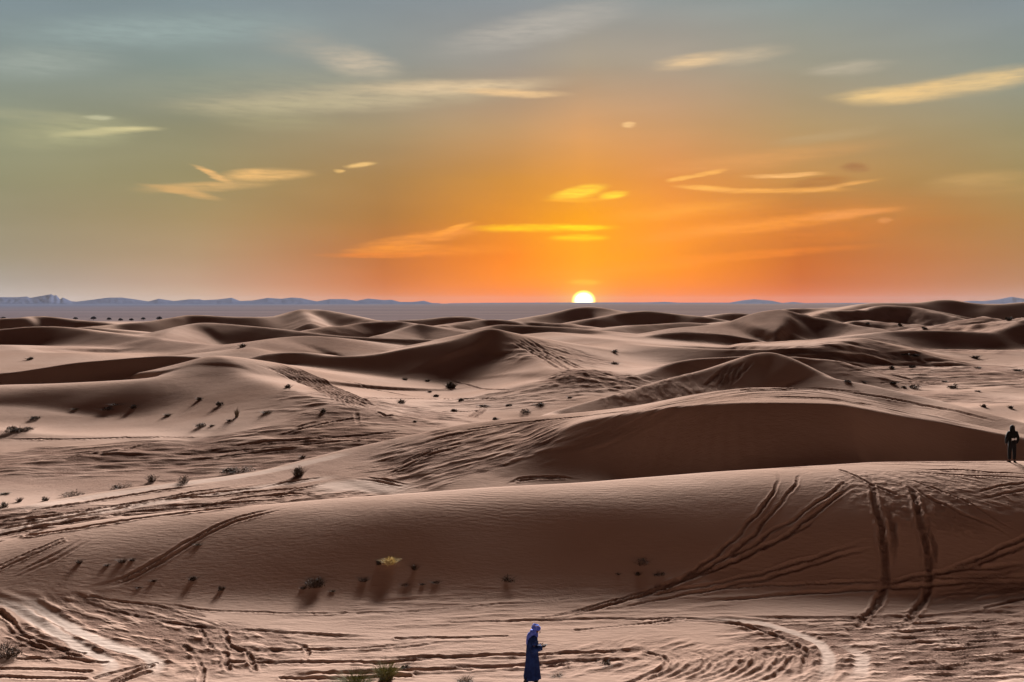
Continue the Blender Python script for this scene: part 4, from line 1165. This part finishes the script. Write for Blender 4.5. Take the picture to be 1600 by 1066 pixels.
def hand(wrist, direction, palm_n, side, curl=0.5, size=1.0):
    """palm, four bent fingers of different length and a thumb from the side of the palm"""
    d = Vector(direction).normalized(); nrm = Vector(palm_n); nrm = (nrm - d * nrm.dot(d)).normalized(); s = d.cross(nrm) * side
    w = Vector(wrist); parts = []
    def pt(a, b, c): return tuple(w + (d * a + s * b + nrm * c) * size)
    V, F = [], []
    rows = [(0, .026, .018), (.03, .036, .017), (.065, .042, .014), (.088, .040, .011)]
    for (a, hw, ht) in rows:
        for k in range(10):
            t = 2 * math.pi * k / 10; V.append(pt(a, math.cos(t) * hw, math.sin(t) * ht))
    for i in range(3):
        for k in range(10): F.append((i * 10 + k, i * 10 + (k + 1) % 10, (i + 1) * 10 + (k + 1) % 10, (i + 1) * 10 + k))
    F.append(tuple(range(9, -1, -1))); F.append(tuple(range(30, 40)))
    parts.append((V, F))
    for off, ln in ((.031, .066), (.010, .076), (-.012, .071), (-.031, .056)):
        p = [pt(.078, off, 0)]; a = 0.0; x, z = .078, 0.0
        for q in range(3):
            a += curl * (0.5 if q == 0 else 0.8); st = ln * (.45, .32, .23)[q]
            x += math.cos(a) * st; z += math.sin(a) * st; p.append(pt(x, off * (1 + .1 * q), z))
        parts.append(chain(p, [.0095 * size, .009 * size, .008 * size, .006 * size], 7))
    p = [pt(.018, .028, .004), pt(.042, .050, .012), pt(.064, .058, .024), pt(.082, .054, .034)]
    parts.append(chain(p, [.013 * size, .012 * size, .010 * size, .007 * size], 7))
    return parts

def loft(rings, n=40, folds=0, depth=0.0, phase=0.0, cap=True):
    """rings: (z, cx, cy, rx, ry)"""
    V, F = [], []
    zmax = max(r[0] for r in rings); zmin = min(r[0] for r in rings)
    for (z, cx, cy, rx, ry) in rings:
        k = (zmax - z) / max(1e-6, zmax - zmin)
        for j in range(n):
            a = 2 * math.pi * j / n
            f = 1 + depth * k ** 1.2 * (math.sin(folds * a + phase + 1.2 * k) + 0.45 * math.sin((folds * 1.7 // 1) * a + 2 * phase))
            V.append((cx + rx * f * math.cos(a), cy + ry * f * math.sin(a), z + 0.012 * math.sin(3 * a + phase) * k))
    for i in range(len(rings) - 1):
        for j in range(n): F.append((i * n + j, i * n + (j + 1) % n, (i + 1) * n + (j + 1) % n, (i + 1) * n + j))
    if cap: F.append(tuple(range((len(rings) - 1) * n, len(rings) * n)))
    return V, F

def body_mesh(root, J, face_fwd, head_c, skin=M_skin):
    """J: dict of joints; one continuous surface from ankles to crown"""
    order = ['pelvis', 'spine', 'chest', 'neck', 'jaw', 'head', 'crown', 'shL', 'elL', 'wrL', 'shR', 'elR', 'wrR', 'hipL', 'knL', 'anL', 'hipR', 'knR', 'anR']
    V = [J[k] for k in order]; ix = {k: i for i, k in enumerate(order)}
    E = [('pelvis', 'spine'), ('spine', 'chest'), ('chest', 'neck'), ('neck', 'jaw'), ('jaw', 'head'), ('head', 'crown')]
    for s in 'LR':
        E += [('chest', 'sh' + s), ('sh' + s, 'el' + s), ('el' + s, 'wr' + s), ('pelvis', 'hip' + s), ('hip' + s, 'kn' + s), ('kn' + s, 'an' + s)]
    E = [(ix[a], ix[b]) for a, b in E]
    rad = dict(pelvis=(.14, .10), spine=(.12, .09), chest=(.13, .09), neck=(.06, .06), jaw=(.062, .07), head=(.076, .09), crown=(.055, .065))
    for s in 'LR': rad.update({'sh' + s: .045, 'el' + s: .036, 'wr' + s: .026, 'hip' + s: .088, 'kn' + s: .058, 'an' + s: .038})
    o = skin_mesh('body', V, E, [rad[k] for k in order], skin, root)
    f = Vector(face_fwd).normalized(); up = (Vector(J['crown']) - Vector(J['jaw'])).normalized(); sd_ = f.cross(up).normalized(); c = Vector(head_c)
    P2 = []
    nose = [tuple(c + f * .088 + up * .012), tuple(c + f * .104 - up * .012), tuple(c + f * .112 - up * .03), tuple(c + f * .092 - up * .036)]
    P2.append((*chain(nose, [.010, .013, .015, .008], 8), skin))
    for s in (-1, 1):
        P2.append((*ball(tuple(c + f * .086 + sd_ * .032 * s + up * .012), (.012, .012, .010), 6), M_eye))
        P2.append((*ball(tuple(c + sd_ * .082 * s - f * .005), (.012, .020, .030), 6), skin))
    P2.append((*chain([tuple(c + f * .090 - up * .058 - sd_ * .022), tuple(c + f * .097 - up * .056), tuple(c + f * .090 - up * .058 + sd_ * .022)], [.005, .008, .005], 6), skin))
    return o, P2

def shoe(root, ankle, fwd, material=M_shoe):
    f = Vector(fwd).normalized(); s = Vector((f.y, -f.x, 0)); a = Vector(ankle)
    V, F = [], []
    rows = [(-.085, .030, .055), (-.06, .040, .085), (0, .042, .10), (.06, .045, .07), (.12, .050, .05), (.165, .044, .038), (.19, .022, .022)]
    for (x, hw, ht) in rows:
        for k in range(10):
            t = 2 * math.pi * k / 10
            p = a + f * x + s * (math.cos(t) * hw); z = max(0.0, (0.5 + 0.5 * math.sin(t)) * ht)
            V.append((p.x, p.y, a.z - .095 + z))
    for i in range(len(rows) - 1):
        for k in range(10): F.append((i * 10 + k, i * 10 + (k + 1) % 10, (i + 1) * 10 + (k + 1) % 10, (i + 1) * 10 + k))
    F.append(tuple(range(9, -1, -1))); F.append(tuple(range((len(rows) - 1) * 10, len(rows) * 10)))
    o = mesh_obj('shoe', V, F, material, root)
    return o

# the walker in blue, in profile, reading from his hand; he faces local +Y
def walker():
    p = hit(832, 1060)
    d = 26.85
    rx, rz = ray(833, 1080)
    x, y = rx * d, d
    z = ground_z(x, y) - 0.02
    root = empty('person', (x, y, z), R(-90) + R(8))
    J = dict(pelvis=(0, -.02, .93), spine=(0, -.03, 1.12), chest=(0, -.01, 1.34), neck=(0, .03, 1.47), jaw=(0, .075, 1.545), head=(0, .10, 1.61), crown=(0, .095, 1.68),
             shL=(-.18, -.01, 1.40), elL=(-.24, -.02, 1.13), wrL=(-.20, .20, 1.12), shR=(.18, -.01, 1.40), elR=(.23, -.02, 1.12), wrR=(.13, .22, 1.14),
             hipL=(-.09, -.01, .88), knL=(-.09, .08, .49), anL=(-.08, .10, .10), hipR=(.09, -.03, .88), knR=(.09, -.02, .48), anR=(.08, -.24, .14))
    b, parts = body_mesh(root, J, (0, .88, -.47), (0, .105, 1.60))
    for h_ in hand(J['wrR'], (-.25, .9, .1), (0, .1, 1), -1, .75): parts.append((*h_, M_skin))
    for h_ in hand(J['wrL'], (.5, .8, .12), (0, .1, 1), 1, .55): parts.append((*h_, M_skin))
    join_into(b, parts)
    # long gown
    V, F = loft([(.23, 0, -.03, .25, .235), (.32, 0, -.03, .245, .225), (.50, 0, -.025, .235, .205), (.75, 0, -.025, .225, .185), (.95, 0, -.03, .215, .17), (1.10, 0, -.035, .205, .155),
                 (1.25, 0, -.03, .215, .15), (1.36, 0, -.015, .215, .14), (1.43, 0, .0, .17, .115), (1.475, 0, .02, .10, .085), (1.51, 0, .035, .072, .072)], 48, 9, .085, .6)
    rb = mesh_obj('robe', V, F, M_robe, root)
    P3 = []
    for s, e, w in (('shL', 'elL', 'wrL'), ('shR', 'elR', 'wrR')):
        a, m_, c = Vector(J[s]), Vector(J[e]), Vector(J[w])
        P3.append((*chain([a + Vector((0, 0, .01)), a.lerp(m_, .5), m_ + Vector((0, -.01, -.01)), m_.lerp(c, .45), m_.lerp(c, .9)], [.098, .094, .098, .094, .088], 14), M_robe))
        P3.append((*ball(tuple(m_), (.10, .10, .10), 9), M_robe)); P3.append((*ball(tuple(a), (.10, .098, .09), 9), M_robe))
    join_into(rb, P3)
    # wound head cloth with its tail down the back
    P4V, P4F = ball((0, .085, 1.655), (.100, .118, .085), 12)
    tb = mesh_obj('turban', P4V, P4F, M_turban, root)
    P4 = []
    rnd = random.Random(4)
    for k in range(7):
        tz = 1.632 + k * .017; rr = .112 - .006 * abs(k - 2) - .004 * k
        ring = []; tilt = rnd.uniform(-.35, .35); ph = rnd.uniform(0, 6)
        for j in range(25):
            a = 2 * math.pi * j / 24
            ring.append((rr * math.cos(a), .082 + rr * 1.14 * math.sin(a), tz + .03 * tilt * math.cos(a + ph) + .020 * -math.sin(a)))
        P4.append((*chain(ring, [.017] * 25, 7), M_turb2 if k == 5 else M_turban))
    P4.append((*loft([(1.20, .0, -.185, .065, .012), (1.32, 0, -.175, .085, .018), (1.42, 0, -.13, .115, .05), (1.49, 0, -.05, .135, .105), (1.545, 0, .005, .105, .10), (1.60, 0, .02, .095, .10)], 28, 5, .08, .3), M_turban))
    P4.append((*loft([(1.42, 0, .01, .145, .125), (1.47, 0, .02, .13, .12), (1.53, 0, .045, .092, .095)], 28, 6, .05, .8), M_turban))
    join_into(tb, P4)
    for s in 'LR':
        k, a = Vector(J['kn' + s]), Vector(J['an' + s]); h_ = Vector(J['hip' + s])
        if s == 'L': TV = []; TF = []
        v, f = chain([h_, h_.lerp(k, .5), k, k.lerp(a, .5), a + Vector((0, 0, .0))], [.10, .09, .078, .068, .062], 12)
        bse = len(TV); TV += v; TF += [tuple(i + bse for i in q) for q in f]
    mesh_obj('trousers', TV, TF, M_black, root)
    shoe(root, J['anL'], (0, 1, 0)); 
    so = shoe(root, (.08, -.24, .12), (0, 1, 0))
    tag(root, 'person in long dark blue robe and blue turban walking, head bowed over a phone', 'person')
    # the phone is held: a thing of its own
    V, F = [], []
    bm_ = [(-.036, -.075, -.004), (.036, -.075, -.004), (.036, .075, -.004), (-.036, .075, -.004), (-.036, -.075, .004), (.036, -.075, .004), (.036, .075, .004), (-.036, .075, .004)]
    ph = empty('mobile_phone', (0, 0, 0))
    body = mesh_obj('case', bm_, [(0, 3, 2, 1), (4, 5, 6, 7), (0, 1, 5, 4), (1, 2, 6, 5), (2, 3, 7, 6), (3, 0, 4, 7)], M_phone, ph, False)
    bv = body.modifiers.new('round', 'BEVEL'); bv.width = .003; bv.segments = 2
    mesh_obj('screen', [(-.032, -.069, .0046), (.032, -.069, .0046), (.032, .069, .0046), (-.032, .069, .0046)], [(0, 1, 2, 3)], M_phone, ph, False)
    T = Matrix.Translation((x, y, z)) @ Matrix.Rotation(R(-90) + R(8), 4, 'Z') @ Matrix.Translation((.075, .315, 1.178)) @ Matrix.Rotation(R(12), 4, 'X')
    ph.matrix_world = T
    tag(ph, 'dark mobile phone held flat in the hand of the blue robed walker', 'phone')
walker()

# two people at the right edge, seen from behind
def stander(px, py, d, rz, top, legs, label, patch, seed, elbow=.0, hood=True):
    rx, _ = ray(px, py)
    x, y = rx * d, d
    z = ground_z(x, y) - 0.01
    root = empty('person', (x, y, z), rz)
    e = elbow
    J = dict(pelvis=(0, 0, .93), spine=(0, 0, 1.12), chest=(0, 0, 1.36), neck=(0, .01, 1.49), jaw=(0, .03, 1.56), head=(0, .035, 1.635), crown=(0, .03, 1.71),
             shL=(-.19, 0, 1.41), elL=(-.285 - e, -.02, 1.14), wrL=(-.255, .07, .88), shR=(.19, 0, 1.41), elR=(.265, -.02, 1.13), wrR=(.235, .08, .87),
             hipL=(-.10, 0, .88), knL=(-.115, .02, .48), anL=(-.12, 0, .09), hipR=(.10, 0, .88), knR=(.125, .02, .48), anR=(.13, 0, .09))
    b, parts = body_mesh(root, J, (0, 1, -.05), (0, .04, 1.625))
    for h_ in hand(J['wrL'], (0.1, .2, -1), (1, .1, .1), 1, .45): parts.append((*h_, M_skin))
    for h_ in hand(J['wrR'], (-0.1, .2, -1), (-1, .1, .1), -1, .45): parts.append((*h_, M_skin))
    join_into(b, parts)
    V = [(0, 0, .80), (0, 0, .95), (0, 0, 1.14), (0, 0, 1.33), (0, .005, 1.46), (0, .01, 1.50), J['shL'], J['elL'], J['wrL'], J['shR'], J['elR'], J['wrR']]
    E = [(0, 1), (1, 2), (2, 3), (3, 4), (4, 5), (3, 6), (6, 7), (7, 8), (3, 9), (9, 10), (10, 11)]
    jk = skin_mesh('jacket', V, E, [(.21, .16), (.205, .165), (.20, .165), (.20, .16), (.13, .12), (.09, .09), .105, .088, .064, .105, .088, .064], top, root, 2, 2)
    # quilted seams
    P5 = []
    for zz in (.95, 1.08, 1.21):
        ring = [(.203 * math.cos(2 * math.pi * j / 24), .163 * math.sin(2 * math.pi * j / 24), zz) for j in range(25)]
        P5.append((*chain(ring, [.007] * 25, 5), top))
    join_into(jk, P5)
    if hood:
        V, F = loft([(1.44, 0, .0, .15, .13), (1.50, 0, .0, .125, .125), (1.58, 0, .01, .112, .13), (1.66, 0, .015, .108, .13), (1.72, 0, .015, .095, .112), (1.765, 0, .01, .06, .07), (1.785, 0, .0, .02, .025)], 28, 4, .03, 1)
        mesh_obj('hood', V, F, top, root)
    else:
        V, F = ball((0, .01, 1.665), (.092, .108, .10), 12); mesh_obj('hair', V, F, M_hair, root)
    V = [(0, 0, .96), (0, 0, .90), (-.095, 0, .80), (-.115, .015, .48), (-.12, 0, .12), (.095, 0, .80), (.125, .015, .48), (.13, 0, .12)]
    E = [(0, 1), (1, 2), (2, 3), (3, 4), (1, 5), (5, 6), (6, 7)]
    skin_mesh('trousers', V, E, [(.16, .13), (.16, .13), .115, .085, .072, .115, .085, .072], legs, root, 2, 1)
    shoe(root, J['anL'], (-.15, 1, 0)); shoe(root, J['anR'], (.75, .8, 0))
    if patch:
        V, F = [], []
        out_ = [(-.115, -.058), (-.02, -.05), (-.015, -.028), (.035, -.015), (.045, -.045), (.12, -.038), (.128, .062), (.055, .060), (.045, .035), (-.01, .022), (-.02, .045), (-.112, .04)]
        n = len(out_)
        for yy in (-.186, -.170):
            for (u, v) in out_: V.append((u - .015, yy + 0.9 * u * u, 1.13 + v))
        F.append(tuple(range(n))); F.append(tuple(range(2 * n - 1, n - 1, -1)))
        for i in range(n): F.append((i, (i + 1) % n, n + (i + 1) % n, n + i))
        mesh_obj('reflective_patch', V, F, M_white, jk, False)
    tag(root, label, 'person')
stander(1581, 725, 45.7, R(4), M_black, M_black, 'person all in black, hood up, white patch on the back, standing on the dune crest', True, 1)
stander(1613, 727, 45.9, R(-12), M_brown, M_black, 'person in dark brown mostly cut off by the right edge, only one elbow showing', False, 2, .06, False)
# ------------------------------------------------------------------ far mountains and the air
def plain_mat(name, c1, c2, scale):
    m = bpy.data.materials.new(name); m.use_nodes = True
    N = m.node_tree.nodes; L = m.node_tree.links; b = N['Principled BSDF']
    b.inputs['Roughness'].default_value = 0.9; b.inputs['Specular IOR Level'].default_value = 0.0
    tcn = N.new('ShaderNodeNewGeometry')
    n = N.new('ShaderNodeTexNoise'); L.new(tcn.outputs['Position'], n.inputs['Vector'])
    n.inputs['Scale'].default_value = scale; n.inputs['Detail'].default_value = 5
    cr = N.new('ShaderNodeValToRGB'); L.new(n.outputs['Fac'], cr.inputs[0])
    cr.color_ramp.elements[0].position = 0.35; cr.color_ramp.elements[0].color = (*c1, 1)
    cr.color_ramp.elements[1].position = 0.65; cr.color_ramp.elements[1].color = (*c2, 1)
    L.new(cr.outputs[0], b.inputs['Base Color'])
    return m

def range_strip(name, pts, D, depth, mat, seed, foot=-16.0):
    """a mountain chain whose skyline passes the given photo pixels at distance D"""
    px = np.array([p[0] for p in pts], float); py = np.array([p[1] for p in pts], float)
    xs = np.arange(px[0], px[-1], 2.0)
    ys = np.interp(xs, px, py)
    rows = np.linspace(-1, 1, 25)
    V = []; 
    for v in rows:
        for x, y in zip(xs, ys):
            rx, rz = ray(x, y)
            top = rz * D
            wob = noise2(np.array([x / 9.0]), np.array([v * 2.5 + seed]), seed)[0] * 0.16 + noise2(np.array([x / 3.0]), np.array([v * 5 + seed]), seed)[0] * 0.07
            prof = (1 - abs(v)) ** 1.25
            h = (top - foot) * np.clip(prof * (1 + wob * 3 * (1 - prof)), 0, 1) + foot
            dd = D + v * depth
            V.append((rx * dd, dd, h + HC - (0.4 if abs(v) > 0.99 else 0)))
    n = len(xs); F = []
    for i in range(len(rows) - 1):
        for j in range(n - 1):
            F.append((i * n + j, i * n + j + 1, (i + 1) * n + j + 1, (i + 1) * n + j))
    o = mesh_obj(name, V, F, mat)
    return o
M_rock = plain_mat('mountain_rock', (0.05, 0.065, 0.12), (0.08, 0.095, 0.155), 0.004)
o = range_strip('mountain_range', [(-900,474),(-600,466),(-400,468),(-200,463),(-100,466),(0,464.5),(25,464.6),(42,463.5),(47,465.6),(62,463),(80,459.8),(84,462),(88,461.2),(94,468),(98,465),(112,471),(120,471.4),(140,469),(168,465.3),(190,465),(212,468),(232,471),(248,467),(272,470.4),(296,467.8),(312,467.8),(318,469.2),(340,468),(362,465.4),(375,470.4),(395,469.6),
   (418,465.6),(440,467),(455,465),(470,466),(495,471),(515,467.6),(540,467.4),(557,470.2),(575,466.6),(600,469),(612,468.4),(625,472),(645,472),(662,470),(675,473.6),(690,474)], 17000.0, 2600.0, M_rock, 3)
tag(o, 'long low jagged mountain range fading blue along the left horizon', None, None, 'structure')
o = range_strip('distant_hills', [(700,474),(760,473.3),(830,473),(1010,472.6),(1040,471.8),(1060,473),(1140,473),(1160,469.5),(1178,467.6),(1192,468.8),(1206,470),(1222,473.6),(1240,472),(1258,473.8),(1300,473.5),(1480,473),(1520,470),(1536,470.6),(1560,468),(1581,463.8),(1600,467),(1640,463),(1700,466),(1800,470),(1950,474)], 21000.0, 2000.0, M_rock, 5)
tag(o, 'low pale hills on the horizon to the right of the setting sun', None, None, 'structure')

# dark scrub belt on the far plain
# the air: one closed box of thin haze
def haze_box():
    x0, x1, y0, y1, z0, z1 = -30000, 30000, -30000, 30000, -5.5, 178.0
    v = [(x, y, z) for z in (z0, z1) for y in (y0, y1) for x in (x0, x1)]
    f = [(0, 2, 3, 1), (4, 5, 7, 6), (0, 1, 5, 4), (2, 6, 7, 3), (0, 4, 6, 2), (1, 3, 7, 5)]
    m = bpy.data.materials.new('haze_air'); m.use_nodes = True
    N = m.node_tree.nodes; N.clear()
    vo = N.new('ShaderNodeVolumePrincipled'); out = N.new('ShaderNodeOutputMaterial')
    vo.inputs['Color'].default_value = (0.30, 0.275, 0.29, 1)
    vo.inputs['Density'].default_value = 0.000012
    vo.inputs['Anisotropy'].default_value = 0.2
    m.node_tree.links.new(vo.outputs[0], out.inputs['Volume'])
    o = mesh_obj('haze', v, f, m, smooth=False)
    tag(o, 'thin dusty evening haze over the plain', None, None, 'stuff')
haze_box()
